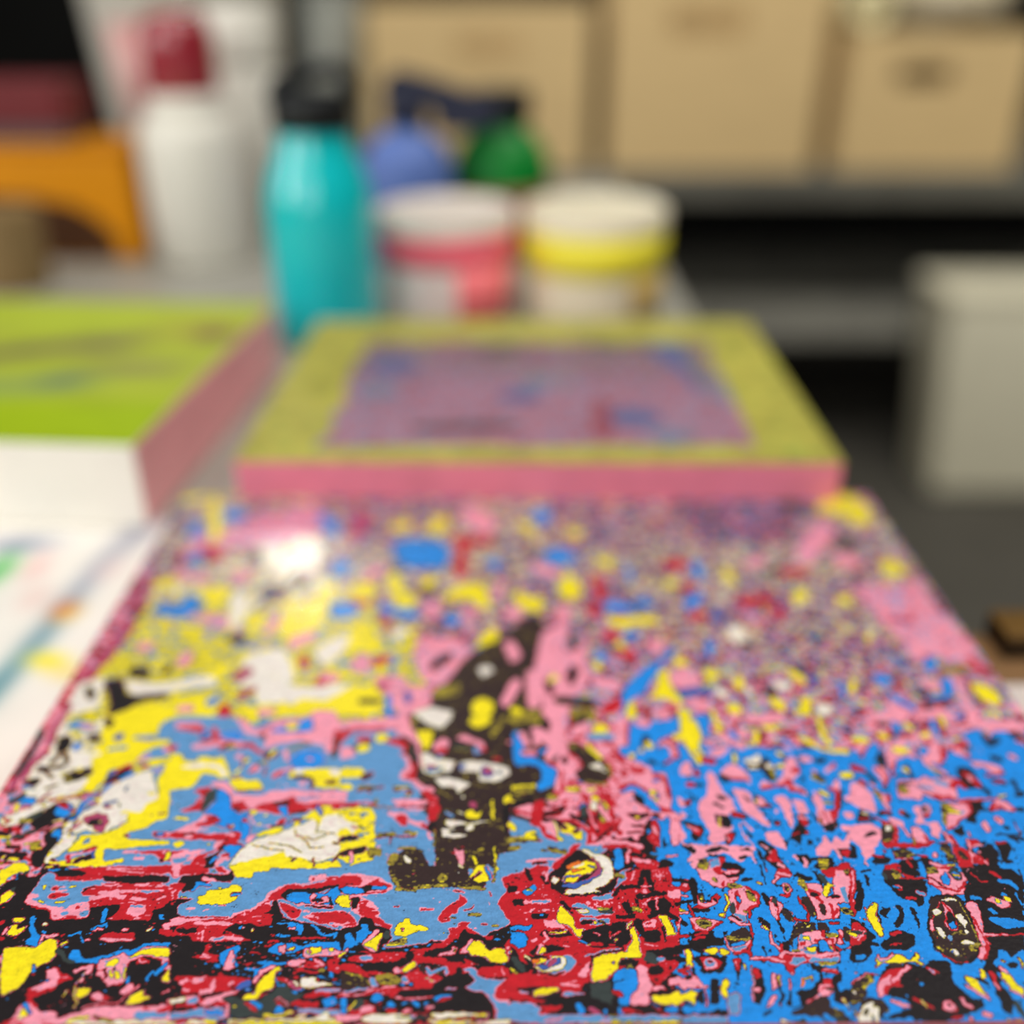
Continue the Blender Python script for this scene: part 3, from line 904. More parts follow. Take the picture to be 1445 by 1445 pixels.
R 2001,358 2010,362 2012,340 2000,301 1995,301 1993,333
Rs 4,5 2030,369 2057,347 2046,315 2024,304 2019,280
Rs 2,3 1988,370 2018,369
Os 7,9 2032,351 2039,333
Ks 2,3 2027,355 2043,347
Os 7,9 1993,377 2013,375
Do 1984,305 7,18
Oo 2013,297 6,5
Bo 2004,331 6,10
Go 1992,276 20,14
Ks 4,4 1979,284 1991,270
Ps 3,4 1969,277 1994,256 2017,259
N 1955,219 1967,239 1998,249 2013,239 2004,212 1989,209 1955,206
Os 5,6 1958,219 2003,219
Ys 1,1 1959,213 1998,211
Ps 3,4 1949,219 1953,196 1960,177 1991,193 2007,212
G 1956,196 1993,199 1993,186 1966,180
Rs 4,4 2019,266 2017,219 2000,193 1997,170
Rs 3,4 1963,177 1990,185 1998,173
B 2025,283 2058,311 2067,300 2073,265 2055,225 2048,186 2022,170 2003,170 2008,206 2023,235 2017,259
K 2039,280 2050,276 2064,262 2058,238 2043,245
Y 2039,255 2051,255 2058,238 2047,242
Ks 2,2 2031,196 2032,176
Ks 6,7 2072,347 2072,322
P 2081,347 2112,318 2100,293 2082,265 2074,293
Ks 4,5 2091,339 2093,311
Do 2091,329 8,9
Rs 4,5 2113,347 2130,343 2143,361
Rs 3,3 2094,304 2089,272
Po 2132,367 12,16
Oo 2132,367 7,11
Ks 1,2 2129,376 2132,361
No 2114,286 12,22 0.2
Ws 1,1 2106,307 2126,293 2122,265
B 2125,325 2147,339 2162,299 2160,279 2138,282
Rs 3,4 2155,339 2164,285 2160,268 2129,272
B 2080,248 2098,272 2111,245 2095,238
Ks 4,5 2084,265 2092,238
Ns 10,12 2173,328 2175,292
P 2173,383 2218,383 2222,335 2243,345 2270,439 2314,439 2283,338 2252,316 2240,278 2185,268 2185,299 2178,346
R 2233,436 2276,439 2269,405 2240,397
Rs 6,7 2187,357 2211,349
Ko 2196,346 12,9
Rs 4,5 2198,335 2207,324
Oo 2175,379 9,22 0.2
Y 2221,364 2237,386 2259,371 2246,367 2226,338 2218,342
Oo 2241,432 15,9
Ds 6,7 2230,405 2233,382
Ks 4,5 2218,417 2222,386
Oo 2299,424 7,19
Gs 7,9 2272,363 2273,331
Ks 4,5 2240,338 2253,342
Rs 4,5 2228,317 2223,278 2240,299
B 2242,313 2254,324 2252,309
Ns 7,9 2203,310 2204,292
Oo 2260,297 13,12
Ko 2260,297 8,6
B 2229,271 2265,281 2261,267 2233,264
Rs 4,4 2212,261 2230,264
N 2109,238 2136,265 2178,261 2166,231 2139,224 2117,224 2097,192 2099,211
Ws 1,1 2102,211 2114,238 2133,265
Ws 2,2 2146,261 2151,248 2162,254
Ws 1,1 2142,255 2145,244
N 2181,261 2203,261 2202,237 2178,241
P 2123,228 2181,244 2185,217 2218,224 2207,197 2156,204 2110,179
G 2117,205 2133,234 2136,211
Gs 4,5 2111,182 2154,178
R 2120,205 2135,208 2131,195 2120,195
Ys 4,5 2137,218 2146,218
Ys 6,6 2138,188 2152,188
Os 6,6 2098,185 2111,182
Os 6,7 2196,227 2213,227
Rs 3,4 2158,211 2204,214 2198,184
Rs 4,5 2188,237 2184,224
Bo 2177,198 14,18
Ks 2,3 2165,207 2160,178 2181,175
Yo 2192,191 3,6
Ps 5,6 2230,237 2218,204 2237,191
Rs 3,3 2223,224 2227,207
Ns 7,8 2244,244 2238,217
Os 4,5 2246,233 2253,240
Bs 4,5 2217,194 2232,197
R 2204,197 2220,184 2207,178
K 2080,212 2100,205 2090,153 2077,147 2077,179
Bs 3,4 2096,198 2092,182
Ps 4,4 2059,232 2056,205 2073,185
Rs 4,5 2076,198 2074,179
R 1993,164 2053,170 2081,172 2118,175 2153,175 2206,184 2201,149 2138,150 2101,144 2083,116 2072,128 2070,150 2027,154 1992,157
Ps 2,3 1996,162 2040,165 2074,155
Ps 4,4 2070,173 2083,179 2121,179
Ps 3,4 2131,172 2152,169 2201,178
G 2083,150 2096,166 2121,169 2127,159 2101,144
Gs 6,7 2137,156 2198,159
Os 4,5 2155,150 2190,149
Ys 2,3 2160,150 2165,150
Rs 5,6 2155,131 2189,127
Ps 1,2 2158,134 2188,132
R 2146,109 2170,109 2167,91 2136,94
K 2139,143 2158,143 2149,122 2145,97 2126,76 2096,44 2059,33 2072,45 2087,80
P 2131,85 2141,94 2168,94 2164,79 2149,64 2109,56 2098,44 2097,50 2129,70
Do 2157,82 8,4
Rs 2,2 2131,76 2165,91
N 2057,27 2096,44 2133,64 2147,58 2150,41 2173,24 2181,9 2164,-6 2125,1 2114,15 2058,19
Ds 4,4 2142,15 2173,-2
Bs 5,6 2130,18 2141,1
Bs 4,4 2151,44 2185,26
K 2170,109 2207,134 2196,106 2175,91 2202,79 2193,49 2176,41 2156,53 2166,79
B 2203,146 2225,152 2207,94 2178,73 2178,91 2197,109
Ws 2,2 2180,58 2187,29
K 1860,171 1932,174 1937,145 1913,121 1879,124 1867,149
R 1873,168 1925,164 1926,145 1908,133 1886,133 1883,146
Po 1900,150 16,14
Go 1898,152 12,9
Ko 1899,155 8,4
Yo 1909,185 17,10
Yo 1938,183 11,10 -0.6
Y 1845,200 1857,187 1861,165 1859,136 1841,143 1844,162
Ks 4,5 1857,136 1866,112
Ps 2,2 1846,137 1856,118
P 1823,115 1867,118 1871,97 1884,93 1880,87 1818,85
Rs 5,6 1826,131 1841,124
Ks 4,5 1839,112 1850,115
B 1861,130 1874,143 1878,121 1928,127 1943,145 1950,142 1951,105 1936,114 1915,114 1870,103
Y 1910,87 1916,105 1931,114 1936,99 1924,78 1927,54 1911,66
K 1890,108 1912,111 1904,58 1898,43 1880,43
Y 1817,73 1833,76 1845,82 1861,76 1843,44 1837,52 1824,55 1811,41
Ks 5,6 1865,76 1861,52
Ps 2,2 1875,87 1872,40
G 1922,69 1950,75 1945,25 1917,20 1917,46
G 1808,21 1885,15 1917,20 1915,-4 1804,-3
B 1811,41 1885,40 1887,26 1824,24
Ks 5,6 1885,26 1913,26
Os 3,4 1806,7 1811,7
B 1968,173 1988,176 1992,145 1987,99 1980,42 1999,25 2030,33 2057,16 2117,10 2116,-6 1912,-4 1912,20 1944,23 1955,99
B 1997,145 2064,150 2082,113 2116,141 2146,128 2130,91 2105,80 2084,80 2080,44 2053,33 2007,25 1979,40 1996,45 2010,83 2015,129
R 1956,164 1971,164 1970,145 1959,120 1951,120
Ks 2,2 1956,145 1954,108 1972,154
K 1996,138 2012,138 2017,110 2008,74 1987,42 1979,51 1987,99
R 1995,135 2009,135 2012,114 1994,105
Po 1994,82 5,7
Ws 1,1 1992,145 1987,99 1978,54
P 2029,104 2039,126 2046,119 2040,86 2025,80
P 2001,34 2009,54 2026,71 2033,68 2023,48
Ks 4,4 2048,95 2046,65 2038,45
Y 2048,113 2054,119 2049,89 2044,92
Ps 3,4 2072,107 2066,83
Ks 4,4 2064,74 2058,45
Ko 2089,68 12,9
As 4,5 2103,107 2099,92
Ys 2,3 2105,108 2123,116 2123,106
Ps 1,1 2039,48 2036,36
Ks 3,4 1995,19 2013,28
Ws 2,2 1977,151 1979,135
Ks 3,4 1949,99 1954,96
Ws 4,4 2030,2 2052,-1
Ds 6,7 2063,-1 2079,2
B 2333,439 2398,438 2380,376 2406,346 2442,312 2465,312 2487,360 2508,360 2511,338 2478,330 2435,231 2434,184 2460,158 2410,152 2398,136 2314,165 2284,127 2245,128 2208,97 2224,147 2296,205 2306,226 2297,288 2318,343
R 2312,431 2322,423 2313,377 2293,332 2288,296 2276,278 2265,282
Ks 8,9 2319,384 2313,347 2293,303
Ps 2,3 2314,419 2291,336
Oo 2272,292 5,9
Ks 5,6 2343,403 2341,377
Ks 3,4 2338,415 2359,423
R 2395,430 2440,426 2437,399 2428,391 2387,395
No 2411,409 23,19
Oo 2423,403 12,12
Ws 1,2 2416,426 2435,410 2427,387
Ds 6,8 2394,407 2393,395
K 2382,391 2436,395 2491,394 2484,360 2454,312 2443,309 2440,323 2408,335 2394,365
Rs 2,3 2432,395 2494,396
P 2397,368 2417,376 2426,368 2416,357
Bs 3,4 2402,368 2416,365
Rs 3,4 2422,333 2444,334
Gs 6,7 2457,353 2472,345
R 2445,438 2488,437 2466,395 2438,403
Ks 9,12 2450,418 2479,414
B 2488,437 2510,437 2493,402 2484,410
P 2504,414 2532,437 2563,437 2575,421 2630,405 2588,378 2570,341 2550,345 2517,337 2512,364 2494,379
Rs 3,4 2494,379 2559,352 2588,378
Rs 4,5 2525,429 2566,429
Ks 2,3 2500,402 2535,367
Os 8,10 2509,418 2525,421
B 2532,398 2553,421 2556,398 2546,371 2530,379
Do 2575,407 15,23
Bo 2575,407 9,13
Ys 3,4 2569,407 2580,403
Rs 5,6 2604,401 2633,413
K 2594,437 2702,436 2763,435 2615,118 2535,128 2561,203 2579,258 2585,286 2565,322 2585,371 2600,378
Rs 2,3 2615,413 2632,382 2649,385
Rs 5,6 2670,412 2683,400
B 2677,393 2706,389 2717,366 2708,354 2691,377 2675,381
B 2715,436 2763,435 2744,396 2738,412 2723,428
Bs 3,4 2700,343 2700,310
Ps 1,2 2744,431 2745,400
Bs 4,6 2584,333 2605,331
Bs 6,7 2670,344 2674,332
P 2617,326 2636,335 2652,331 2676,310 2645,300 2636,314
Yo 2647,322 6,9
Yo 2672,327 8,9
Rs 4,5 2580,315 2579,286
Ps 3,4 2587,311 2585,286
B 2609,300 2623,304 2628,282 2618,286
B 2597,272 2628,275 2683,264 2675,246 2629,240 2607,254
Rs 3,3 2561,223 2664,224
Ps 2,3 2571,227 2599,223
Ps 2,2 2611,225 2625,225
P 2563,319 2589,322 2585,279 2570,230 2571,193 2539,151 2522,164 2550,203 2557,268
Rs 3,4 2560,276 2564,237 2567,196 2540,154
K 2435,231 2480,334 2514,345 2555,341 2560,311 2556,265 2553,230 2554,200 2518,148 2473,141 2438,181
N 2476,323 2492,334 2548,339 2557,311 2551,261 2550,203 2523,167 2486,145 2467,154 2441,187 2446,245
Os 2,2 2547,322 2550,258 2548,200
Os 6,7 2523,187 2547,196
Os 4,5 2446,194 2451,184
Ps 1,2 2498,319 2468,280 2450,241 2451,214
Ps 4,5 2459,266 2453,241
Ps 1,1 2434,184 2472,151 2504,148
W 2501,327 2531,335 2549,326 2516,319
W 2472,298 2486,305 2496,290 2483,280 2469,283
W 2522,283 2539,288 2538,272 2544,258 2531,241 2527,258
W 2459,245 2473,248 2477,227 2467,211 2461,224
W 2501,207 2520,214 2541,203 2536,197 2502,199
Wo 2530,234 5,8
Wo 2480,176 12,9 -0.5
Uo 2475,176 3,5
Go 2483,216 7,10
Ys 1,1 2503,174 2498,161
P 2501,319 2520,308 2521,294 2519,248 2509,236 2489,238 2487,262 2501,290
K 2503,287 2516,297 2519,269 2517,248 2498,238 2492,258
Rs 2,2 2492,266 2495,238
B 2498,258 2515,265 2512,244 2496,241
Rs 3,4 2505,316 2515,294
Y 2308,295 2337,321 2345,317 2330,281 2332,253 2329,222 2318,219 2305,267
Ks 3,3 2335,288 2333,263
Ps 2,3 2309,303 2311,294
As 2,2 2294,271 2300,271
K 2342,299 2375,309 2353,281 2357,274 2345,281
Ks 6,8 2392,306 2397,288 2370,253
K 2420,309 2432,302 2429,263 2420,238 2423,270
K 2311,198 2345,222 2347,235 2374,239 2403,225 2400,201 2370,181 2333,188 2318,179
Rs 3,4 2348,230 2374,232
Rs 2,2 2337,198 2363,200
Ko 2300,200 9,8
K 2263,274 2277,271 2302,239 2307,222 2293,205 2282,172 2262,153 2224,147
R 2259,260 2277,264 2296,239 2284,212 2238,192
Ds 6,7 2259,233 2285,233
Ys 5,6 2249,229 2260,226
Ps 2,2 2259,243 2289,236 2261,212
Bs 6,6 2245,163 2258,166
Y 2275,134 2294,166 2299,156 2325,165 2333,172 2350,172 2361,155 2391,175 2393,165 2383,155 2398,142 2388,139 2371,152 2341,146 2297,149
Ps 3,4 2297,169 2297,156 2313,156 2330,172
Ys 1,2 2227,123 2231,126
K 2282,121 2317,143 2351,143 2369,146 2397,133 2417,155 2459,154 2447,110 2446,95 2465,61 2496,40 2474,25 2438,17 2417,3 2373,0 2322,3 2287,9 2258,4 2269,18 2329,38 2315,59 2286,59 2288,90
Ns 8,10 2322,140 2337,136
R 2279,112 2310,130 2369,139 2334,120 2317,96 2325,86 2301,90 2277,59 2272,84
P 2272,99 2302,114 2310,114 2299,99 2310,90 2289,93 2268,57 2257,63
Ps 4,4 2309,102 2354,136
Rs 2,3 2398,136 2421,123
Gs 3,3 2404,129 2410,123
Bo 2371,91 5,6
Bo 2325,65 4,5
Rs 3,3 2287,87 2316,93
N 2205,87 2241,115 2258,124 2272,115 2260,96 2244,90 2234,66 2220,48 2189,36
Os 5,6 2257,112 2262,102 2237,84
Ps 1,2 2207,94 2252,121 2278,118
Wo 2209,75 5,5
B 2243,87 2270,102 2263,66 2239,66
N 2232,60 2263,57 2277,36 2263,18 2245,13 2244,39 2204,33
W 2202,19 2227,45 2247,48 2240,36 2257,39 2241,-2 2223,-6 2197,-6
Bs 3,4 2232,13 2230,-2
Ws 2,2 2199,33 2199,2
Ns 2,2 2227,30 2217,22
P 2284,56 2312,50 2329,38 2285,36
B 2282,50 2312,35 2271,18 2273,30
Rs 3,4 2340,53 2358,44 2375,32
Ws 2,3 2351,53 2360,35
P 2402,52 2419,55 2427,34 2422,23 2409,23 2394,32
Ko 2413,43 5,6
Rs 3,4 2408,8 2431,11
Ps 5,5 2447,55 2448,40 2456,34
B 2258,4 2291,6 2321,15 2323,-7 2242,-7 2244,7
B 2454,135 2469,132 2498,135 2526,135 2525,119 2531,82 2522,19 2495,25 2499,46 2470,67 2449,95
Y 2473,107 2479,116 2498,107 2506,64 2492,67 2479,88
Ks 4,4 2503,106 2520,94
P 2463,98 2513,54 2511,49 2474,76
Ys 5,5 2523,128 2518,109
Ps 2,2 2475,85 2505,55
K 2530,138 2589,183 2554,134 2551,91 2558,81 2559,48 2539,16 2524,19 2532,72 2530,119
Rs 5,6 2539,119 2542,88
Ps 3,3 2537,97 2542,81
B 2555,144 2591,186 2601,176 2606,163 2648,189 2586,57 2577,69 2562,97 2566,131
Ko 2599,142 12,10
Y 2564,125 2576,122 2584,96 2595,75 2587,60 2570,78 2559,109
Ps 4,4 2568,134 2575,118
Ps 3,3 2567,78 2586,60
Ys 3,4 2581,153 2583,153
Ys 3,3 2624,160 2621,134
B 2421,0 2449,17 2486,28 2518,10 2504,-9 2412,-8
Po 2487,16 11,8
Ps 3,4 2448,8 2439,-6
Ks 4,4 2451,-3 2454,-8
Ds 8,9 2562,42 2566,13
Ws 3,3 2519,2 2536,-1
Ys 3,3 2544,4 2554,1
Bs 3,3 2510,-1 2522,2
W 29,1052 62,1080 80,995 125,952 142,889 202,878 223,828 145,809 155,751 233,774 225,722 163,704 164,686 127,695 87,705 98,751 66,771 41,790 53,834 76,879 72,942
P 12,1086 67,1085 59,1012 62,931 40,849 58,790 36,733 16,733 23,810 34,905
Ms 9,14 54,1080 41,1012 57,926
Ms 10,15 59,879 40,834 38,790
Ms 7,9 24,776 27,738
Ds 10,15 14,980 22,900 20,849 17,800
Ds 7,9 38,728 24,715
Gs 14,22 95,1012 150,1000
Ps 5,8 122,1006 161,1000
K 159,957 196,973 202,935 176,930
K 72,952 100,963 124,936 126,894 106,874 87,905
Ks 7,10 108,869 97,844
Ks 6,9 125,879 144,848 138,828 74,809
Ks 3,5 68,824 101,819
Ks 4,6 93,804 123,780
Bo 146,915 15,21
K 153,789 180,808 222,823 234,798 208,769 173,755
Os 4,6 170,779 181,770
Ys 3,4 180,808 197,808
K 39,771 96,780 99,756 87,737 61,752
Gs 7,9 58,742 89,733
Ks 3,5 124,737 148,751
Ws 6,8 79,723 151,727 178,741
Ms 4,6 126,682 141,718
Bs 10,14 62,696 108,686
Ds 8,12 51,682 71,705
Ps 10,13 25,696 33,665
Yo 74,660 10,18
W 44,625 88,642 128,677 145,659 134,624 94,598 61,586
Rs 4,5 54,625 76,612 60,590
Ps 5,7 54,669 67,647
Ms 3,4 91,664 111,664
Ds 8,11 116,607 146,641
Os 4,6 106,616 133,611
Gs 10,13 133,590 157,607
Rs 10,13 169,602 183,615
Ps 6,9 173,624 185,632
K 130,602 176,681 200,686 227,667 221,632 194,602 228,615 248,636 258,619 217,593 194,572 176,568
B 241,681 285,712 290,745 306,757 324,745 307,726 284,708 261,681 259,632 263,606 229,610 245,645
B 183,663 215,681 243,649 219,619 187,637
Ks 5,7 226,619 247,632
R 172,681 203,677 223,659 209,654
Rs 4,5 227,650 240,649
Rs 3,5 152,691 208,699 255,713
Ks 2,3 228,699 285,722
Ms 5,7 237,708 260,717
G 277,803 304,822 342,822 322,788 300,773 282,750 275,722 264,708
Us 7,10 282,778 289,807
Rs 9,12 306,807 333,827
K 328,822 347,817 336,788 315,768 289,750 279,740 280,774
Bs 7,10 324,773 353,797
Rs 3,5 302,759 322,768
Y 171,1085 372,1083 439,856 402,846 358,846 316,827 277,803 282,788 269,740 259,722 227,727 238,788 225,833 202,878 214,940 198,967 209,994
K 183,1050 220,1027 215,989 185,1022
Ws 7,10 203,873 223,878
Uo 258,951 13,19
Gs 5,7 247,898 292,908
Gs 5,8 307,948 366,952 412,947
Ps 2,3 328,940 364,937
G 367,1010 386,1037 410,955 371,960
G 348,877 375,902 421,918 436,866 399,856 384,851 351,846
Rs 9,13 418,897 427,897
Ps 5,8 410,902 423,892
Rs 5,7 367,826 398,826
Ps 5,7 349,852 375,866
W 309,750 353,787 400,811 420,768 444,720 456,684 429,666 421,639 387,644 397,604 365,588 353,567 322,567 298,580 273,563 238,589 253,614 266,649 292,667 288,703
W~.3 309,750 400,811 456,684 421,639 363,631 292,694
Ps 2,3 397,604 379,592
Us 3,4 350,726 354,744
Us 3,5 310,671 338,685
Ks 2,3 275,694 292,703
M 266,623 301,640 335,635 349,605 344,567 323,571 308,597 292,597
Ms 4,6 319,662 337,658
Ms 2,3 257,572 277,601
Ms 2,3 246,576 261,593
K 290,601 296,618 325,618 336,596 319,592 300,592
Wo 322,606 3,4
Us 2,3 271,654 288,685
Ps 3,4 268,610 261,576
Ys 3,5 276,692 297,689
Rs 2,3 269,676 295,676
Ds 2,3 351,675 357,666
Y 430,767 439,856 509,621 466,600 461,583 413,566 408,554 440,541 534,536 537,524 451,516 423,508 366,513 381,469 434,476 438,464 385,449 365,446 344,454 267,450 284,534 292,563 355,562 400,604 389,639 368,635 376,648 421,639 429,675 454,688 446,725
Yo 430,713 10,6
Ys 7,10 390,831 444,841
Ks 2,2 474,634 495,638
Ks 1,1 457,626 459,630
Go 313,538 9,11
W 252,551 279,563 281,526 255,482 233,466 224,466 242,514
Ws 4,5 236,466 247,494
G 405,562 458,583 464,604 510,617 532,540 434,541
Ks 2,3 404,560 420,556
R 476,566 481,570 524,569 531,544 485,549
Bs 4,5 493,563 509,561
Ks 2,2 484,561 488,557
G 367,509 420,508 453,520 541,511 559,452 442,453 434,476 383,473
R 447,500 542,507 547,491 456,492
Ps 4,5 426,500 455,504
Ps 5,6 461,478 479,478
Ks 12,16 534,479 549,483
Yo 542,483 8,16
Ps 5,6 520,484 528,499
Rs 6,8 507,496 529,483
Rs 3,4 410,449 560,448
G 259,470 273,498 329,513 350,505 353,481 324,493 294,474
Ps 3,4 288,489 338,505
Rs 5,7 281,486 294,466
Rs 4,5 319,505 344,513
K 307,458 305,477 341,497 353,489 343,473 323,469
Us 3,4 342,501 350,481
Y 313,458 325,473 351,469 344,454
Ys 3,4 243,466 313,458
K 193,551 196,581 218,589 236,593 228,563 240,534 226,506 229,455 209,445 182,494 197,510 206,526
B 205,560 219,580 230,585 241,555 243,534 235,539 233,551
P 187,572 212,606 234,597 212,589
Os 4,5 206,572 214,585
Bs 2,3 257,589 258,619
P 133,531 149,552 159,564 182,556 209,526 202,506 157,511
O 162,535 190,543 205,514 182,502
Gs 5,6 147,499 162,499
Ys 3,4 156,527 164,531
Ys 5,6 77,552 100,556
Ks 6,8 69,569 90,565
Os 5,6 99,544 114,523
Ks 5,6 110,519 141,519
Ps 4,5 95,511 121,507
Ks 11,14 104,491 167,487
Yo 117,483 6,10
Ys 5,6 137,479 154,475
Os 4,5 119,463 131,471
Rs 5,6 175,482 192,471
Y 136,446 154,467 183,463 200,451 200,445
Ps 2,3 165,564 187,589
Ds 6,8 114,552 160,577
G 382,1049 565,1047 617,1013 668,1013 748,1045 836,1045 921,977 945,812 807,808 795,764 772,746 761,718 662,705 736,727 636,785 599,865 436,866
Y 372,1083 394,1083 404,1048 385,1037
Ys 11,17 479,1070 504,1059
Rs 11,17 536,1076 561,1064
Y 601,1081 660,1080 658,1024 634,1035
Ys 9,14 691,1074 908,1067
P 570,1058 620,1030 651,991 674,985 715,1029 772,1034 834,1056 910,1050 932,903 896,872 879,914 806,930 738,915 702,884 704,942 634,969 611,1007
R 904,983 920,983 932,898 917,852 907,893
Ds 5,7 917,945 919,862
Rs 4,6 681,985 703,1001
B 786,1017 822,1045 845,973 713,968 713,985
Yo 774,998 20,18
K 677,953 692,969 704,942 695,936
R 408,998 489,1003 522,975 491,970 438,982
Ps 5,8 415,1009 488,1009
B 502,943 504,976 524,981 529,948 512,933
B 561,948 559,970 617,980 642,937 613,937
Ks 4,5 508,933 546,981
Rs 9,13 537,986 556,938
R 491,933 555,943 652,921 665,926 702,884 724,863 702,869 656,905 582,890 562,916
Ps 5,8 546,922 632,916
R 422,912 449,917 442,891 430,886
Ps 7,10 494,907 547,906
Os 6,9 600,906 614,906
Ks 5,8 581,895 594,916
K 707,879 742,894 758,884 744,853 716,853
Ys 5,8 731,863 743,889
Os 5,7 784,894 836,919
Bo 845,847 52,45
Ps 3,5 844,852 859,847
Ps 7,10 772,884 785,853
Y 438,861 452,881 471,876 479,850 518,845 526,865 577,855 594,870 604,844 638,775 605,771 596,780 555,795 545,757 540,738 484,725 478,725
W 475,816 507,835 548,835 562,820 521,810
Ws 7,10 565,825 583,820
Ws 8,11 598,815 614,790
G 486,720 540,738 549,781 596,780 607,766 592,757 587,738 544,724 561,701 555,660 536,638 515,643 531,665 511,701
P 624,864 641,880 654,854 638,849
Ys 5,8 658,834 669,849
Ks 3,5 659,859 654,824
Ys 5,7 647,795 657,809
Os 5,8 706,833 725,843
Ks 3,4 726,823 731,784
P 682,819 693,834 720,804 695,794
Rs 5,7 687,799 700,814
P 753,774 758,798 805,823 807,808 770,789 767,769
Rs 5,7 760,774 776,793
B 775,784 802,798 794,769
Y 634,766 656,785 667,765 721,765 742,732 671,723 656,728
Ks 2,3 665,718 737,725
Ks 2,3 643,770 665,775
Y 797,774 807,808 906,812 945,812 957,730 882,731 864,773 831,788 820,774
Ws 9,12 823,798 833,798
Ws 8,12 925,797 948,792
Ks 6,9 918,754 935,754
Ks 5,7 820,774 869,769 878,731
G 800,741 828,769 863,764 874,735
Ps 5,7 839,745 852,750
P 661,709 741,704 764,722 809,726 958,721 965,670 836,671 779,649 726,654 663,673
Gs 3,4 843,689 901,693
Gs 2,3 864,717 897,721
P 586,757 628,761 656,728 665,691 650,700 620,728 601,738
R 541,724 596,742 588,710 573,692 602,682 595,646 521,643 561,665 566,692 577,701
D 581,724 615,733 621,710 605,669 596,642 586,642
R 663,673 693,681 701,677 720,650 753,676 786,676 834,699 846,671 965,675 969,643 889,648 796,627 727,650 683,641
Ks 5,7 787,672 819,676
Ks 3,4 673,659 696,641
B 610,714 618,733 642,719 664,682 666,659 695,632 729,641 715,615 737,589 741,559 734,534 719,543 718,559 693,572 637,594 627,598 649,611 628,629 594,638 613,664 619,691
B 790,658 821,667 828,627 824,618
P 718,645 746,650 788,636 800,605 788,588 754,584 734,602
G 727,632 748,641 795,632 804,605 785,588 753,589
Y 718,645 744,645 738,628 724,632
Wo 771,625 5,4
Wo 760,593 4,4
R 705,619 732,610 721,602 711,606
R 801,601 817,618 832,609 813,588
Bs 3,4 798,588 840,596
Ks 3,3 789,584 822,592
R 668,598 693,589 689,576 674,585
Wo 685,588 4,4
G 506,630 601,633 607,611 579,599 616,577 523,574
Y 516,616 527,625 571,616 553,610
P 598,633 616,616 586,594 595,586 650,568 647,556 583,560 524,569 579,599
R 603,629 635,629 653,607 628,594 589,586 579,599 615,607
R 524,569 588,565 652,560 713,568 720,539 710,530 671,535 531,544
Ps 4,5 570,552 585,552
Gs 3,5 600,569 638,568
Ps 3,4 674,560 697,555
Ks 3,3 565,556 588,565
G 534,536 570,540 651,539 660,531 659,510 574,503 542,507
Yo 560,525 14,11
Yo 638,524 4,4
P 658,539 672,531 670,514 626,495 614,471 601,463 593,503 654,506
R 674,535 722,530 737,518 712,522 684,522 675,506 640,486 649,441 605,447 616,487 666,506
K 639,479 669,494 679,527 688,518 679,502 672,482 676,443 652,443
B 684,522 733,522 723,498 710,478 695,490 682,502
P 673,466 683,486 705,486 706,470 684,458 682,441
Rs 3,4 686,486 701,490
Bs 5,6 659,463 670,478
G 688,466 699,474 704,451 690,447
G 552,475 593,479 598,463 556,460
R 549,503 585,507 580,483 555,483
P 548,487 590,511 604,463 561,442
G 558,475 597,477 598,463 561,463
P 747,559 754,555 750,530 736,522 736,538
Y 754,555 776,571 817,584 829,575 815,563 762,549
W 710,450 720,486 737,518 769,542 810,559 856,583 896,609 925,626 970,634 992,487 939,460 888,476 856,481 813,481 767,470
W~.3 741,502 857,575 974,608 990,500 825,485
Y 848,592 862,618 905,648 969,648 971,630 931,626 926,600 919,583 901,613 870,609 856,579
Ps 2,2 867,554 920,537 949,557
Ps 2,2 858,571 912,512 943,512
Ps 1,2 916,600 916,566 967,557
Ps 1,2 797,530 849,517 891,492
Ps 1,2 755,522 808,505 840,501
Ks 4,5 836,636 878,640
Ks 4,5 844,609 867,609
Bs 5,7 904,657 921,630
Ys 5,7 920,657 943,652
Y 713,441 733,458 767,470 807,481 821,489 841,497 864,473 887,480 934,456 994,472 999,438
Ks 3,4 871,465 878,476
Ks 2,3 924,476 929,449
Ks 3,4 975,464 991,483
Ks 3,4 972,528 985,524
Y 906,1078 1054,1077 1049,1054 910,1050
Us 7,11 1041,1060 1086,1048
P 914,1022 1022,1032 1094,1042 1099,1077 1135,1076 1144,976 1168,932 1183,824 1224,824 1215,809 1177,810 1167,850 1155,917 1124,949 1088,954 1096,987 1027,993 920,983
G 939,852 992,866 1037,902 1101,891 1126,850 1145,830 1118,781 1141,752 1175,742 1193,686 1146,696 1114,687 964,679
Gs 11,16 948,940 986,971 1080,965
R 921,977 991,993 1079,976 1029,971 965,972 947,945 930,913
Rs 9,13 987,939 1012,939
Ds 7,10 1017,923 974,897
Yo 1052,941 19,21
Yo 1004,897 21,21
P 932,903 967,903 983,861 940,846
Rs 5,8 1069,928 1113,912
R 1103,944 1138,917 1131,875 1114,865 1122,891 1062,933
P 1125,860 1135,870 1156,820 1151,790 1189,742 1223,728 1227,714 1188,705 1161,752 1126,766 1121,786 1143,815
R 1147,840 1165,830 1171,761 1161,761 1132,776 1151,790 1153,810
Ds 3,5 1149,911 1160,850
Y 945,812 1013,811 1025,772 951,768
Ks 8,12 1018,772 1040,786
Yo 973,734 20,15
Os 4,6 1009,734 1063,731
Ks 3,5 1008,720 1076,734
Os 4,5 1109,733 1149,733
Ks 4,6 1110,724 1164,714
Os 3,5 1146,700 1158,705
Gs 3,5 1124,714 1144,719
P 959,716 979,716 984,679 965,675
Ks 5,7 1042,715 1044,724
P 1108,682 1147,687 1210,682 1207,664 1175,659 1130,655
Ks 1,2 965,675 1044,665 1098,653 1214,659
R 965,670 1021,670 1013,656 967,657
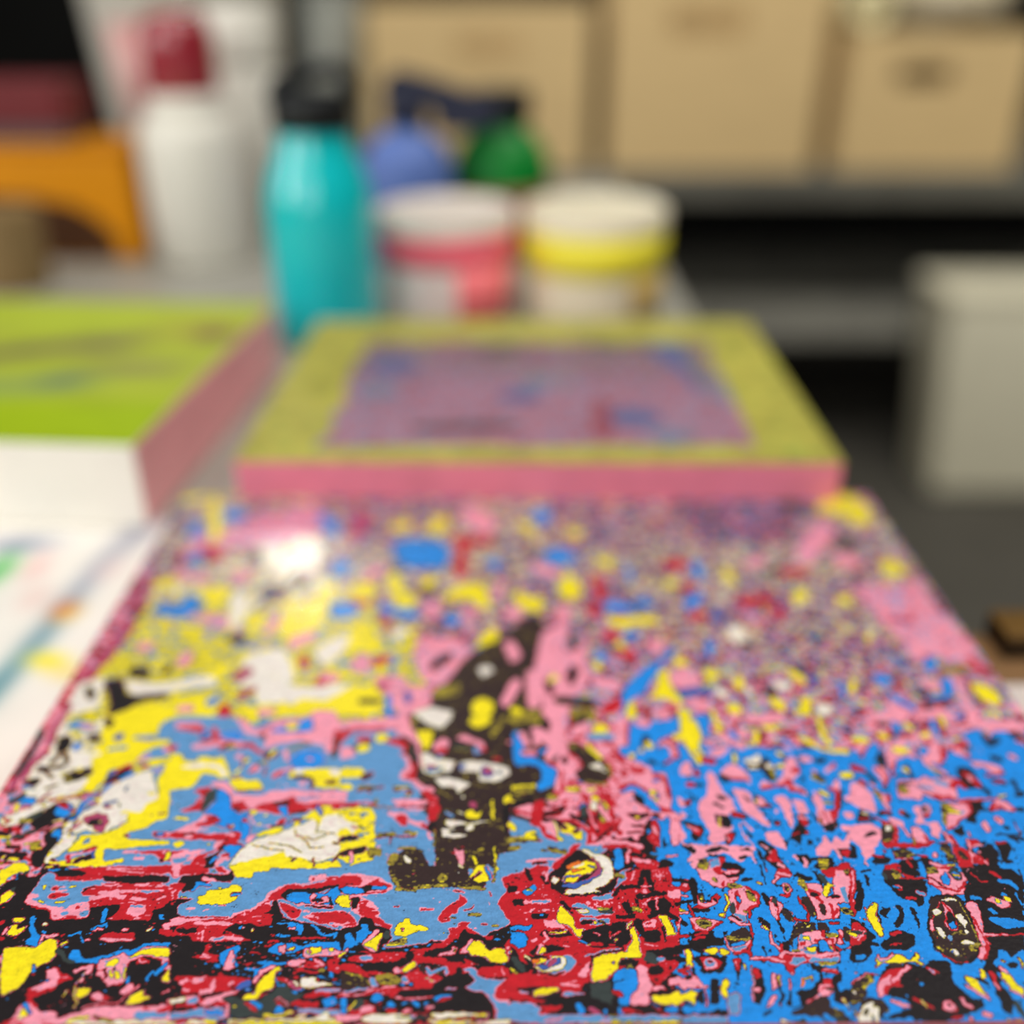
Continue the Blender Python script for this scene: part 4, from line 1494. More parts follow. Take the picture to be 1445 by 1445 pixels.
Os 2,2 1026,656 1110,655
Os 4,5 1062,683 1065,669
Rs 3,4 1050,669 1057,665
K 1169,655 1214,663 1212,650
Ps 4,5 1150,646 1202,646
G 1031,643 1099,642 1127,616 1210,632 1212,598 1169,581 1111,590 1071,599
P 1096,638 1151,633 1166,607 1212,598 1201,572 1167,598 1122,607
R 1120,620 1152,624 1160,607 1156,581 1133,590
R 1197,585 1206,593 1219,580 1214,568
R 1190,723 1204,723 1235,695 1237,668 1247,659 1237,606 1212,602 1212,646 1214,668 1192,705
K 1218,597 1237,602 1233,559 1214,563
Y 968,652 985,648 991,625 1003,656 1028,661 1031,616 1066,616 1074,548 1068,515 1034,519 1026,582 1007,599 975,600
Y~1.1 968,652 1065,651 1087,459 996,460
W 972,626 986,612 1021,591 1026,578 1013,557 980,570
Ps 3,4 1012,586 1023,578
Ys 8,11 981,561 999,565
Ks 8,10 990,540 1021,544
Ks 9,12 998,487 1051,503
Ys 5,6 1063,511 1089,499
O 1063,507 1100,507 1100,479 1070,475
Ps 5,6 1019,491 1026,463
Ys 3,4 993,476 1009,475
G 1073,582 1175,581 1159,539 1132,498 1123,470 1110,507 1079,527
Os 5,6 1086,552 1127,556
Os 4,5 1157,564 1183,555
Ks 2,3 1078,544 1134,547 1184,547
Ks 2,3 1118,543 1117,523
G 1059,463 1116,471 1117,437 1029,438
Ys 3,4 1025,448 1050,467
G 1183,564 1208,559 1223,530 1240,501 1234,446 1217,474 1198,530
Ps 4,5 1218,555 1225,538
N 1233,737 1257,723 1290,713 1317,713 1322,750 1350,741 1416,750 1438,759 1438,703 1403,694 1397,605 1410,579 1416,516 1404,476 1401,435 1247,436 1240,505 1232,538 1241,597 1247,654
N 1140,482 1162,506 1206,502 1214,474 1235,436 1120,437
Os 9,12 1127,459 1137,478
Os 3,4 1144,506 1187,506
W 1155,478 1164,482 1178,470 1182,454 1166,458
Os 2,3 1233,568 1236,514
Os 2,3 1234,718 1272,690
N 1113,1077 1441,1074 1439,847 1368,858 1264,859 1222,859 1185,890 1167,954 1144,976
W 1144,1065 1173,1065 1248,1052 1263,1041 1229,980 1170,1014
Y 1311,1007 1321,1063 1343,1075 1387,1074 1380,1006 1345,979
Os 9,14 1424,1040 1388,963
Os 7,11 1146,1042 1142,992
Y 1151,975 1208,975 1208,921 1190,880 1173,911
P 1206,890 1212,916 1235,942 1257,932 1255,895 1235,874
Ro 1235,885 17,14
Go 1233,859 12,10
P 1271,937 1299,958 1367,915 1360,889 1328,915
G 1325,894 1339,905 1361,878 1333,863
Rs 5,8 1353,889 1364,884
Ds 7,10 1276,905 1315,894
Os 4,5 1283,889 1311,889
Rs 5,8 1392,848 1410,848
Ps 5,8 1434,920 1439,919
W 1179,875 1200,875 1223,844 1258,844 1272,829 1266,809 1220,775 1185,790 1177,860
G 1191,810 1219,804 1252,819 1236,794 1199,785
Ms 4,6 1197,814 1221,814
W 1251,844 1285,839 1273,799 1247,785
W 1286,829 1320,843 1368,833 1423,817 1439,807 1437,778 1400,750 1349,755 1349,789 1314,794 1297,794
Ks 3,5 1279,829 1274,794
Uo 1300,814 9,13
Uo 1372,793 20,24
Mo 1374,798 15,15
Us 4,6 1406,788 1410,788
W 1221,766 1254,775 1288,765 1326,746 1310,722 1294,708 1276,732 1243,732
Ks 2,3 1247,780 1281,784
Wo 1308,694 7,7
Os 4,6 1311,779 1315,770
Mo 1336,662 12,12
Y 1313,640 1329,645 1342,627 1371,644 1358,622 1352,605 1314,614
Ys 5,7 1390,676 1391,613
Ys 2,2 1270,645 1294,632
Gs 4,6 1261,632 1281,619
Ws 3,4 1297,632 1307,629
W 1260,589 1263,606 1291,605 1321,592 1346,601 1397,600 1359,592 1289,584 1277,576
W 1251,576 1293,575 1271,559 1325,554 1319,546 1291,540 1253,546
Ws 8,11 1324,575 1331,579
P 1289,509 1299,497 1314,497 1319,457 1307,436 1300,469 1290,489
Rs 2,2 1281,491 1293,489
Rs 2,3 1308,509 1314,511
Ws 2,3 1248,469 1251,473
Ys 5,6 1340,473 1349,453
Ys 4,5 1356,445 1374,445
Ys 4,5 1395,504 1401,435
Gs 5,6 1380,445 1383,435
Os 4,5 1355,496 1364,500
Ys 7,9 1423,675 1438,693
Rs 4,5 1423,639 1438,644
Us 6,9 1423,622 1437,613
Os 8,11 1423,574 1437,578
K 1416,657 1438,653 1437,557 1420,558
B 1447,962 1469,973 1481,883 1542,826 1575,806 1569,739 1511,711 1528,817 1449,817
G 1437,622 1488,595 1532,557 1558,519 1632,552 1637,531 1592,519 1559,463 1436,435
N 1449,797 1494,827 1534,797 1526,749 1478,740 1448,749
Ys 7,9 1448,726 1505,735
Ys 4,6 1448,707 1501,711
Os 8,12 1458,712 1498,721
Ks 10,14 1438,662 1490,675
Os 3,4 1464,652 1486,652
Ys 4,6 1438,680 1448,675
O 1440,1074 1551,1073 1534,1000 1440,1006
Ns 13,19 1440,989 1476,989
Ks 11,16 1546,1016 1545,988
P 1533,1073 1622,1072 1607,1004 1610,929 1613,856 1636,841 1638,816 1623,806 1627,762 1584,777 1577,711 1565,739 1582,796 1552,826 1540,862 1555,898 1521,935 1512,983 1534,989 1558,961 1567,1005
Rs 7,10 1481,867 1519,872
Bs 5,8 1526,872 1548,887
Ps 11,16 1475,951 1489,914
Ps 11,16 1515,972 1521,914
Ps 5,8 1474,872 1509,877
Ko 1600,841 10,16
Ds 5,8 1566,836 1578,856
Rs 4,6 1552,831 1576,816
Rs 4,6 1589,796 1588,720 1574,701
Rs 4,6 1609,748 1627,753
Bs 4,6 1633,752 1653,752
O 1625,1072 1710,1071 1702,1009 1673,1021 1643,1004
Ns 9,14 1636,1010 1666,1021
Ps 13,19 1641,966 1671,987
Y 1693,987 1716,1009 1746,981 1725,944 1697,949
Gs 11,16 1682,939 1746,938
N 1613,918 1638,923 1664,891 1697,865 1733,805 1721,756 1672,738 1634,757 1626,791 1658,815 1643,846 1614,876
Ys 7,10 1672,902 1702,850
Os 5,7 1724,820 1730,776
Os 4,6 1653,748 1713,738
W 1669,820 1701,830 1712,805 1704,795 1675,805
Wo 1713,793 7,8
Os 5,8 1623,907 1636,902
Oo 1618,720 23,13
Ys 7,9 1601,720 1624,720
Ys 4,6 1658,719 1678,719
P 1707,1071 1795,1071 1770,1037 1720,1054
Rs 6,9 1735,1060 1772,1059
Yo 1818,1053 18,31
P 1761,1025 1805,1020 1795,906 1764,875 1718,870 1716,891 1757,911
Rs 5,8 1800,1014 1792,911
Rs 5,8 1749,901 1752,860
B 1808,1014 1895,1013 1969,1035 1959,969 1914,942 1880,905 1882,818 1818,829 1763,865 1763,896 1795,901
Ps 11,17 1836,1008 1864,1002
Ps 11,17 1900,1053 1927,1035
Rs 3,4 1909,1036 1913,1013
Ks 11,16 1852,932 1842,911
Yo 1856,900 13,19
Yo 1800,857 10,13
Yo 1829,880 8,11
Ys 11,16 1942,942 1954,936
P 1879,921 1915,926 1937,863 1915,833 1882,818 1918,853 1913,889
Rs 4,6 1897,926 1930,910 1935,853 1893,828
Ks 7,10 1849,834 1862,824
P 1743,845 1782,819 1804,829 1843,814 1853,784 1890,784 1890,755 1890,690 1880,627 1855,631 1843,663 1827,690 1833,713 1791,751 1748,728 1723,709 1729,737 1759,761 1797,770 1754,815
R 1753,840 1785,814 1829,809 1829,784 1798,780 1777,805
Rs 5,7 1748,728 1790,742 1823,713
Rs 7,10 1855,775 1886,755 1883,690
Rs 5,7 1850,645 1884,631
Rs 6,9 1714,686 1715,619
Bs 4,6 1848,751 1866,755
Bs 4,6 1849,708 1852,681
Yo 1842,704 9,12
Yo 1845,676 7,7
B 1890,804 1933,803 1903,618 1887,627 1893,708
B 1744,714 1790,737 1820,709 1845,654 1858,627 1837,640 1813,654 1790,709 1752,700
P 1728,655 1749,700 1790,713 1807,663 1814,641 1839,631 1905,626 1886,512 1865,504 1866,554 1854,601 1824,618 1804,588 1792,521 1744,534 1693,530 1682,539 1722,568 1745,602 1728,624
K 1779,700 1796,704 1809,681 1812,649 1785,672
K 1754,628 1822,627 1817,614 1794,606 1786,597 1777,606 1766,614
Yo 1785,613 8,6
Ko 1837,619 12,9
K 1765,584 1794,584 1802,571 1771,576
Ks 3,4 1752,555 1791,559
Ro 1732,557 10,12
Ko 1713,538 7,7
K 1744,534 1761,542 1771,525 1800,558 1809,601 1819,605 1819,580 1806,550 1808,501 1788,509 1749,521
R 1822,605 1838,605 1840,571 1858,562 1842,541 1833,500 1819,513 1801,538 1819,554
P 1822,579 1831,575 1833,541 1822,554
Bs 3,4 1810,563 1809,554
Ks 6,8 1843,550 1841,508
R 1658,564 1703,598 1739,606 1744,597 1710,572 1682,543 1654,514 1633,514 1659,535
R~1.2 1662,611 1746,610 1721,555 1636,514
Ks 3,4 1710,572 1661,518
P 1636,510 1687,534 1743,526 1785,513 1792,493 1746,501 1717,514
Rs 4,5 1685,506 1747,509 1780,493
B 1851,605 1876,618 1869,575 1859,550 1844,533 1845,492 1864,500 1885,504 1873,431 1842,433 1828,484
Ps 5,7 1535,643 1487,657
P 1447,648 1470,657 1497,666 1498,608 1476,613 1450,630
Rs 5,7 1454,639 1486,626
R 1492,608 1496,648 1507,675 1533,683 1535,652 1595,669 1587,638 1521,621 1527,595 1501,586
P 1529,670 1597,710 1643,701 1647,664 1602,683 1582,674
Ps 4,6 1535,643 1581,660
Os 7,9 1547,688 1566,688
Ks 3,4 1542,652 1581,651
Ks 5,7 1531,625 1590,642
P 1524,612 1579,620 1590,647 1621,665 1625,638 1611,607 1578,607
Ko 1615,649 8,6
Ks 5,6 1602,620 1633,603
D 1627,616 1637,660 1647,664 1650,624 1643,616
Bs 2,3 1627,642 1640,664 1652,651
Rs 2,3 1627,664 1642,692 1659,651
Ps 5,6 1616,598 1646,572
Rs 5,6 1578,603 1610,598 1646,560
Rs 6,9 1659,607 1666,581
Ps 3,4 1651,637 1672,572
W 1658,642 1664,673 1680,669 1674,633
Ks 3,4 1683,664 1674,594
Ys 7,9 1669,691 1681,678
Os 10,13 1695,655 1691,606
Ys 4,5 1696,668 1705,650
Ps 7,9 1707,606 1685,651
Rs 5,7 1676,701 1695,691
P 1520,595 1559,599 1562,540 1550,548 1529,573
Rs 6,8 1495,595 1520,586 1531,552 1559,531
Ws 2,2 1559,599 1563,556 1568,531
K 1565,595 1603,594 1627,564 1622,543 1588,552 1570,565
Y 1571,577 1587,594 1609,577 1633,560 1628,531 1612,531 1598,552 1576,556
Ks 5,6 1577,586 1586,573
Ks 5,6 1608,560 1621,564
Ys 4,5 1569,540 1574,531
Ys 8,11 1437,587 1447,574
Os 9,12 1437,532 1503,540
Ys 6,8 1478,549 1503,540
Ys 5,6 1484,557 1500,561
Os 6,8 1437,500 1458,508
Os 6,8 1542,499 1578,490
Os 3,4 1523,495 1529,495
Ks 3,3 1512,532 1521,532
Ps 3,4 1482,460 1559,467
Ks 3,4 1497,452 1531,455
R 1539,434 1546,455 1584,482 1598,515 1630,518 1610,494 1570,447 1557,434
K 1557,434 1570,455 1610,498 1634,494 1645,474 1662,454 1672,433
W 1625,494 1638,498 1652,482 1677,482 1701,450 1696,432 1667,438 1651,466 1640,482
M 1648,478 1665,454 1669,433 1658,442
Y 1584,433 1600,447 1632,462 1656,454 1660,433
As 4,5 1585,439 1613,454
Ws 3,4 1603,439 1625,450
Us 2,2 1637,443 1651,439
Bs 12,16 1720,485 1716,446
Ks 2,3 1708,485 1703,442
Ps 5,6 1739,457 1749,493
R 1749,493 1789,493 1799,473 1760,461 1747,453
Ks 6,8 1757,481 1781,477
Ks 5,6 1786,493 1802,477
Do 1815,480 11,10
Bs 2,3 1806,485 1827,480
R 1760,457 1804,465 1829,449 1817,431 1763,432
Ps 4,5 1760,461 1800,457
K 1828,464 1858,456 1863,452 1839,431 1814,431
Ps 3,4 1845,472 1870,476
Y 1982,1069 2004,1069 2000,1023 2024,990 2018,936 2002,889 2015,863 2000,817 1986,818 1966,884 1961,936 1957,958 1969,1035
Bo 1990,867 7,7
B 2008,1046 2063,1046 2050,957 2021,914 2022,963
Ys 9,14 2076,1057 2073,1023 2085,989
Ys 11,16 2077,968 2078,951
Qs 11,16 2079,941 2104,940
Bs 11,16 2115,956 2121,935
Qs 11,16 2144,962 2148,945
Qs 11,16 2119,908 2131,898
Ys 9,13 2190,956 2177,913
Qs 9,13 2225,939 2223,913
Rs 5,7 2223,913 2218,908
Ys 9,14 2221,983 2249,977
Ys 9,13 2234,861 2240,856
Y 2305,944 2344,928 2367,885 2451,880 2445,859 2379,865 2329,901
Y 2392,1037 2406,1020 2398,943 2410,911 2390,890 2377,943
Qs 11,17 2185,1016 2284,1032
Qs 11,17 2132,1039 2147,1045
Ws 11,17 2412,1054 2430,1054
Ys 11,17 2358,1060 2375,1054
Bs 11,15 2270,918 2282,881
Qs 7,10 2260,892 2269,886
Ks 7,10 2240,840 2252,835
Q 2020,868 2058,888 2095,893 2072,852 2044,847
Bs 9,13 2066,837 2088,862
Ys 7,10 2101,857 2099,832
Bs 9,13 1949,905 1953,843
Q 1935,818 1968,833 1965,774 1927,769
Rs 8,12 1978,788 1980,764
Rs 9,13 2007,837 2034,832
W 2124,831 2135,851 2179,861 2173,821 2128,821
Bs 5,8 2130,846 2157,856
K 2124,816 2178,826 2187,851 2199,831 2207,806 2201,781 2204,752 2185,743 2172,772 2170,791 2125,792
Ws 4,6 2135,804 2159,804
Wo 2192,808 12,11
Os 7,10 2195,757 2199,786
Ys 7,10 2217,806 2232,811
B 2003,812 2034,812 2042,788 2038,763 2008,768 1990,707 1978,675 1966,698 1919,717 1925,755 1987,764
Q 2002,773 2016,793 2033,773 2031,744 2038,711 2058,679 2061,634 2032,617 2033,591 2042,569 2018,548 2007,523 1973,511 1965,532 1976,557 1963,591 1956,626 1964,671 1987,689 2000,726
Q 2042,783 2085,827 2115,792 2129,763 2123,734 2113,753 2074,758
Rs 4,6 2046,773 2074,758 2120,753
Ks 7,10 2045,768 2060,754
Ks 4,6 1951,731 1982,735
Rs 7,9 1945,736 1959,735
Q 2161,753 2190,733 2228,781 2250,840 2274,850 2278,800 2267,771 2239,743 2266,719 2274,686 2260,696 2234,710 2222,728 2152,715 2144,724
Rs 5,7 2150,720 2216,733 2238,752 2234,724
Rs 7,10 2258,791 2273,795
Rs 5,7 2228,714 2262,705
Bs 7,9 2295,800 2285,714
Qs 9,13 2299,840 2316,840
Ks 7,10 2337,830 2360,834
Qs 4,6 2328,771 2316,790
Os 7,10 2311,761 2328,747
Ns 8,12 2324,771 2334,756
Qs 7,10 2354,790 2380,809
Rs 4,6 2375,804 2386,819
Ys 8,12 2395,770 2417,770
Bs 7,10 2392,804 2409,814
Q 2376,760 2380,732 2362,704 2343,709
Rs 6,9 2343,718 2362,704 2337,632 2320,605
Ks 3,4 2378,713 2349,640
Ys 7,9 2316,704 2328,690
Os 5,7 2314,663 2330,663
Q 2295,714 2310,686 2306,636 2313,571 2284,571 2275,597 2286,659
Qs 3,4 2288,677 2285,654
R 2290,636 2305,632 2337,632 2317,575 2284,571 2282,597
Qs 5,6 2295,632 2293,580
Qs 5,6 2310,627 2309,571
Os 3,4 2282,597 2282,588
K 2279,576 2325,592 2334,601 2322,571 2300,550 2288,563
Ks 3,3 2263,623 2274,593
Q 2067,725 2113,706 2113,660 2137,598 2141,572 2121,581 2085,625 2074,661
Ks 3,5 2096,688 2105,669
Qs 3,4 2072,590 2090,560
K 2119,688 2131,697 2145,687 2156,664 2163,651 2134,638 2117,651
Q 2122,688 2139,687 2152,660 2136,647 2122,656
Yo 2123,669 7,7
Do 2124,683 7,8
Rs 3,4 2143,651 2161,655
Q 2172,687 2212,691 2219,664 2212,615 2199,564 2193,589 2188,633
Q 2225,677 2254,673 2260,623 2233,619 2228,637
Ko 2142,616 5,5
Ko 2161,589 12,11
Ro 2162,587 6,5
Qo 2170,631 6,8
K 2219,615 2241,624 2252,606 2241,576 2214,572
Ro 2234,597 13,20
Qs 3,3 2223,606 2248,602
K 2185,547 2212,576 2233,572 2244,555 2238,542 2223,546 2211,526 2209,505 2195,522 2184,530
Rs 3,3 2191,545 2214,549
Ro 2235,551 6,7
Ko 2236,517 7,11
Q 2120,552 2160,560 2167,489 2134,506 2120,527
Ks 3,3 2104,577 2106,573
K 2046,621 2061,630 2085,621 2090,603 2073,599 2047,612
Rs 4,6 2052,621 2076,612
Ks 4,5 2074,556 2082,535
Qs 2,2 2061,586 2063,523
Qs 2,2 2067,539 2082,494
Qs 10,14 1912,671 1917,662
Ro 1931,662 10,12
Ks 3,4 1924,666 1938,653
K 1903,600 1920,600 1960,574 1954,545 1928,520 1921,532 1927,549
R 1913,583 1938,578 1954,561 1941,541 1928,557
Qs 2,3 1916,579 1942,561
B 1938,631 1953,626 1956,587 1926,600
Q 1906,635 1922,618 1907,605 1901,605
Q 1896,575 1909,553 1908,533 1888,520
B 1910,541 1922,520 1960,524 1952,512 1916,520
K 1997,621 2035,617 2039,586 2029,569 2004,574 1996,595
Ys 3,4 2009,612 2004,574
K 2018,698 2046,688 2044,674 2021,675
Ks 4,6 2005,661 2025,648
K 2012,548 2049,561 2039,544 2029,523 2008,511
R 2015,548 2035,552 2031,531 2012,515
Qs 2,3 2017,540 2017,527
Q 1888,524 1917,512 2011,511 2084,502 2072,478 2049,459 2029,451 2005,483 1967,479 1907,452 1889,452 1912,480
K 1886,512 1917,508 1926,492 1915,480 1899,496
K 1945,491 1985,507 1997,503 1975,487 1950,483
Ks 3,4 1996,499 2008,495
K 2038,491 2062,502 2079,482 2056,490
B 1882,484 1909,480 1895,452 1873,431
O 1918,460 1953,467 1944,436 1922,430
Ns 5,6 1923,456 1938,456
Qs 6,8 1908,440 1919,452
G 1951,456 1987,467 1978,440 1949,432
Rs 8,10 1987,467 1986,447
Ks 3,4 1954,475 1997,471
Ks 9,12 1990,440 2032,435
Ks 5,6 2039,467 2052,470
B 2010,463 2035,451 2055,470 2077,474 2079,429 2037,429
Qs 3,4 2069,478 2072,451
Ks 3,4 2088,494 2093,435
K 2090,519 2108,527 2141,494 2138,458 2158,428 2122,429 2093,462 2104,482
R 2099,462 2121,490 2139,498 2134,466 2150,446 2133,450 2121,450
Q 2097,519 2120,498 2121,478 2112,490
Do 2117,494 6,6
Qs 5,6 2129,446 2144,434
K 2177,477 2214,477 2222,461 2202,434 2190,446
Qs 4,5 2178,469 2185,461
Qs 5,6 2203,461 2200,438
K 2220,465 2270,469 2285,457 2261,429 2221,428
O 2234,461 2264,461 2256,433 2232,434
Ys 2,3 2237,449 2258,449
Bs 4,5 2221,449 2229,453
K 2284,497 2331,492 2321,460 2289,472
R 2303,488 2331,492 2322,464 2302,472
Qs 4,5 2292,492 2296,464
Q 2240,493 2260,509 2280,546 2288,509 2310,542 2318,517 2350,554 2331,492 2284,497 2264,469 2234,473
Qs 8,11 2380,676 2388,676
Qs 10,13 2361,614 2369,614
Qs 8,11 2340,567 2354,566
Rs 8,10 2281,433 2314,437
Bs 5,6 2280,461 2281,445
Ps 13,20 2562,1029 2667,1040
Ps 11,17 2545,989 2550,973
Ps 9,14 2616,1012 2656,1011
Ys 9,14 2659,988 2664,972
B 2733,1016 2754,1022 2751,949 2732,927 2727,982
Bo 2622,978 15,33
Ps 15,23 2712,1040 2822,1033
Ys 9,14 2778,1016 2774,988
Bs 7,11 2827,1027 2849,1027
P 2865,1009 2899,1021 3025,997 3007,958 2896,953 2855,987 2809,982 2753,916 2734,905 2801,982
Ps 11,17 2867,1015 2894,1044
Ys 9,14 2950,1043 2963,1037
Ys 11,16 2480,924 2511,918
Ys 11,16 2565,939 2574,934
Ps 7,11 2608,917 2721,927
Ys 7,11 2689,938 2709,944
B 2796,932 2856,970 2878,970 2878,920 2917,958 2961,958 2965,903 2984,909 2870,665 2846,647 2794,679 2795,698 2772,722 2786,781 2744,806 2706,817 2720,842 2785,837 2813,878 2818,915
Ks 9,13 2874,937 2876,899 2905,915
Ks 9,14 2961,941 2991,925
Ks 9,13 2862,841 2875,831
Ps 8,12 2917,846 2922,841
P 2746,863 2775,900 2816,910 2813,894 2774,878 2801,857 2787,842
Rs 7,11 2773,894 2804,899
Rs 5,8 2779,847 2791,842
Rs 9,13 2723,895 2725,863 2694,822
P 2565,896 2615,917 2638,880 2635,833 2607,854 2578,833 2554,813 2545,758 2540,793 2547,865
Y 2577,891 2626,885 2625,864 2595,859 2573,870
B 2652,879 2678,890 2693,874 2673,858
P 2713,906 2727,905 2701,822 2657,817 2639,864 2660,843
Ps 7,11 2472,876 2520,902
Rs 7,11 2478,850 2507,886
B 2516,902 2547,907 2536,854 2508,834 2459,814
K 2508,834 2538,880 2540,834 2536,793 2519,803
Ds 5,8 2517,829 2517,808
Bs 7,10 2466,824 2474,793
Rs 9,12 2437,799 2460,794
Ys 7,10 2419,774 2421,769
P 2491,803 2526,803 2531,768 2502,725 2499,754
Rs 4,6 2508,793 2521,749 2499,725
Ks 7,10 2467,774 2480,749
Bs 7,10 2438,769 2459,759
Rs 7,10 2444,744 2448,735
B 2554,793 2577,828 2609,838 2625,807 2658,782 2657,762 2603,748 2609,782 2603,813 2575,793 2567,763
K 2576,798 2601,818 2599,792 2602,753 2590,748 2587,778
Yo 2585,790 8,13
Rs 3,4 2561,813 2536,763
P 2542,748 2603,748 2625,767 2653,752 2719,762 2704,723 2691,676 2634,667 2597,695 2584,667 2567,677 2523,677
Os 5,7 2655,812 2675,772
Ps 5,7 2652,822 2696,772
Ds 4,6 2542,729 2578,734
Oo 2548,710 15,16
Gs 5,7 2598,724 2632,714
Ks 2,3 2596,729 2639,662
Gs 7,10 2655,738 2693,723
Rs 5,7 2628,686 2671,676
Rs 9,12 2693,723 2718,742 2727,723
R 2740,796 2768,796 2759,756 2785,737 2774,713 2736,718 2733,752
K 2735,801 2777,801 2777,751 2792,698 2782,675 2771,713 2734,713 2726,762
Rs 9,12 2751,771 2769,732
Ps 5,7 2757,761 2755,747
P 2781,826 2821,821 2868,800 2866,780 2829,775 2814,806 2791,801
Rs 3,5 2808,766 2867,775
Rs 7,10 2821,741 2845,741
Ks 3,5 2815,751 2849,726
Ks 7,9 2876,741 2872,702
Ks 7,9 2860,684 2883,693
B 2707,699 2770,718 2785,675 2745,675 2698,676
Ys 3,5 2806,684 2831,686
Ps 2,3 2678,669 2781,673
Rs 2,3 2686,664 2804,672
K 2719,662 2761,666 2733,625 2701,581 2674,585
R 2681,666 2717,657 2708,621 2663,590 2628,560 2602,551 2631,577 2693,616
P 2642,662 2702,652 2704,625 2648,586 2610,555 2626,612
O 2634,658 2657,657 2669,621 2654,617 2636,621 2622,577 2609,577
Ns 7,9 2628,635 2639,630
Ys 4,6 2648,626 2669,621
Gs 3,4 2675,621 2685,621
B 2746,661 2788,666 2783,647 2751,634
R 2752,629 2788,666 2819,661 2841,628 2823,624 2794,633 2763,625
Ps 8,10 2796,661 2816,638
Ks 7,9 2742,629 2761,620
Ks 5,7 2840,633 2855,633
B 2722,620 2749,629 2766,616 2847,615 2808,532 2777,524 2739,533 2716,516 2687,525 2676,529 2649,525 2656,551 2662,581 2696,576
Po 2769,593 12,15
Ko 2771,594 3,6
P 2711,581 2733,594 2731,559 2714,550
P 2809,602 2809,545 2803,554
Ps 3,4 2669,551 2667,538
Ko 2779,565 8,8
Ks 3,3 2740,541 2802,537
Ks 5,6 2769,528 2803,524
B 2714,512 2762,533 2791,495 2757,424 2697,424 2704,439 2733,442 2739,483
K 2723,512 2756,520 2760,495 2728,458 2744,446 2716,439 2717,483
Rs 3,4 2727,512 2749,512
K 2665,488 2706,508 2717,504 2715,471 2694,424 2644,424
R 2649,525 2681,525 2685,504 2650,496
Ps 4,5 2654,521 2650,496
Ps 3,4 2661,500 2685,504
B 2624,542 2646,534 2641,513 2628,513
K 2626,555 2664,577 2654,538 2630,542
Rs 6,8 2611,534 2617,509
Ps 4,5 2603,547 2606,521
Q 2409,745 2435,740 2455,696 2446,618 2416,637 2383,660
B 2396,702 2409,678 2433,669 2409,678
B 2458,744 2485,725 2463,668 2454,623 2468,614 2456,678
Ps 4,6 2465,735 2472,725
Rs 4,6 2465,706 2481,701
Os 7,9 2472,696 2476,668
Ps 6,8 2486,687 2480,641
Rs 5,7 2500,687 2493,668
Ks 4,6 2449,618 2479,618
Rs 3,4 2459,627 2484,622
B 2526,744 2538,748 2516,677 2510,696
B 2498,663 2574,667 2577,649 2627,667 2630,648 2602,568 2555,565 2514,578 2482,578 2465,605 2484,614
Q 2550,640 2573,649 2566,613 2563,586 2597,590 2597,556 2582,526 2564,539 2573,577 2535,582 2553,613
Qs 8,11 2475,596 2496,582
Ro 2517,622 11,13
Ko 2522,613 10,12
Ws 2,2 2516,629 2522,627
P 2578,654 2602,653 2598,626 2576,604 2571,626
Do 2582,635 7,13
Rs 4,6 2571,608 2586,613
Ps 2,3 2395,697 2405,697
R 2411,623 2455,596 2482,578 2478,539 2464,510 2524,518 2561,522 2567,513 2521,493 2460,498 2422,498 2425,536 2449,587
K 2400,628 2418,632 2428,614 2412,605 2445,596 2410,588 2379,583 2375,592
Ws 3,4 2408,623 2417,619
Rs 3,4 2391,601 2414,601
N 2446,578 2468,587 2474,557 2460,535 2439,510 2424,523
W 2451,574 2469,578 2464,557 2450,552
Ps 2,2 2447,583 2482,578 2476,544
Os 3,4 2432,519 2444,527
B 2362,592 2406,588 2434,592 2443,579 2409,574 2375,570
Q 2358,579 2415,583 2437,561 2428,536 2410,510 2389,478 2361,458 2359,434 2348,446 2361,486 2357,515 2341,524
K 2379,532 2395,553 2416,557 2418,548 2396,536
B 2341,524 2357,515 2359,470 2353,442 2327,438 2312,430
K 2338,515 2350,503 2342,466 2320,458
B 2405,506 2426,519 2407,473 2389,478
B 2368,449 2400,433 2397,427 2357,427
K 2379,474 2418,469 2430,457 2402,441 2379,445
Rs 3,4 2381,470 2408,467
Rs 3,4 2419,490 2422,481
B 2479,570 2511,569 2499,518 2484,531
Ps 4,6 2495,569 2503,539
D 2521,569 2539,556 2524,535 2513,539
P 2516,565 2539,573 2553,543 2548,513 2524,518 2504,514
Rs 4,5 2543,535 2548,513
Os 3,4 2510,522 2509,510
N 2443,485 2472,497 2493,485 2492,465 2439,457
Os 3,3 2446,477 2448,465
Os 4,5 2473,465 2492,473
Ps 1,2 2443,485 2440,461 2487,461
B 2420,473 2436,485 2432,465
R 2496,477 2531,468 2514,456
B 2515,477 2536,497 2561,497 2562,452 2540,460
Po 2547,472 8,9
N 2572,509 2599,513 2597,476 2593,444 2572,444 2575,476
Ps 2,2 2571,513 2607,517 2600,460
Os 4,5 2572,492 2587,468
Ys 3,4 2565,436 2584,436
R 2607,500 2626,500 2644,484 2683,455 2666,439 2595,440
Ps 4,5 2622,484 2625,467
Ns 8,10 2619,476 2620,463
Ps 2,3 2651,500 2632,439
Ps 3,4 2668,479 2669,439
Ks 3,4 2668,471 2669,459
K 2444,453 2523,464 2537,452 2515,426 2434,426
Ps 5,6 2528,444 2544,436
Bs 6,8 2497,444 2496,426
Rs 6,8 2406,433 2438,437
Rs 4,5 2467,449 2474,433
Rs 6,8 2599,436 2624,435
Ys 20,44 21,2529 112,2597 468,2577
P 111,2005 156,2147 76,2330 253,2220 371,2425 506,2375 558,2100 311,2102
Bo 129,2260 34,77
B 194,2426 306,2442 324,2328 253,2313
Ys 22,45 138,2528 232,2191
Rs 21,42 215,2089 286,2032
B 156,2047 219,2074 238,1950 182,1977
P 141,1951 276,1910 313,1819 137,1872
Ms 21,42 142,2019 142,2019
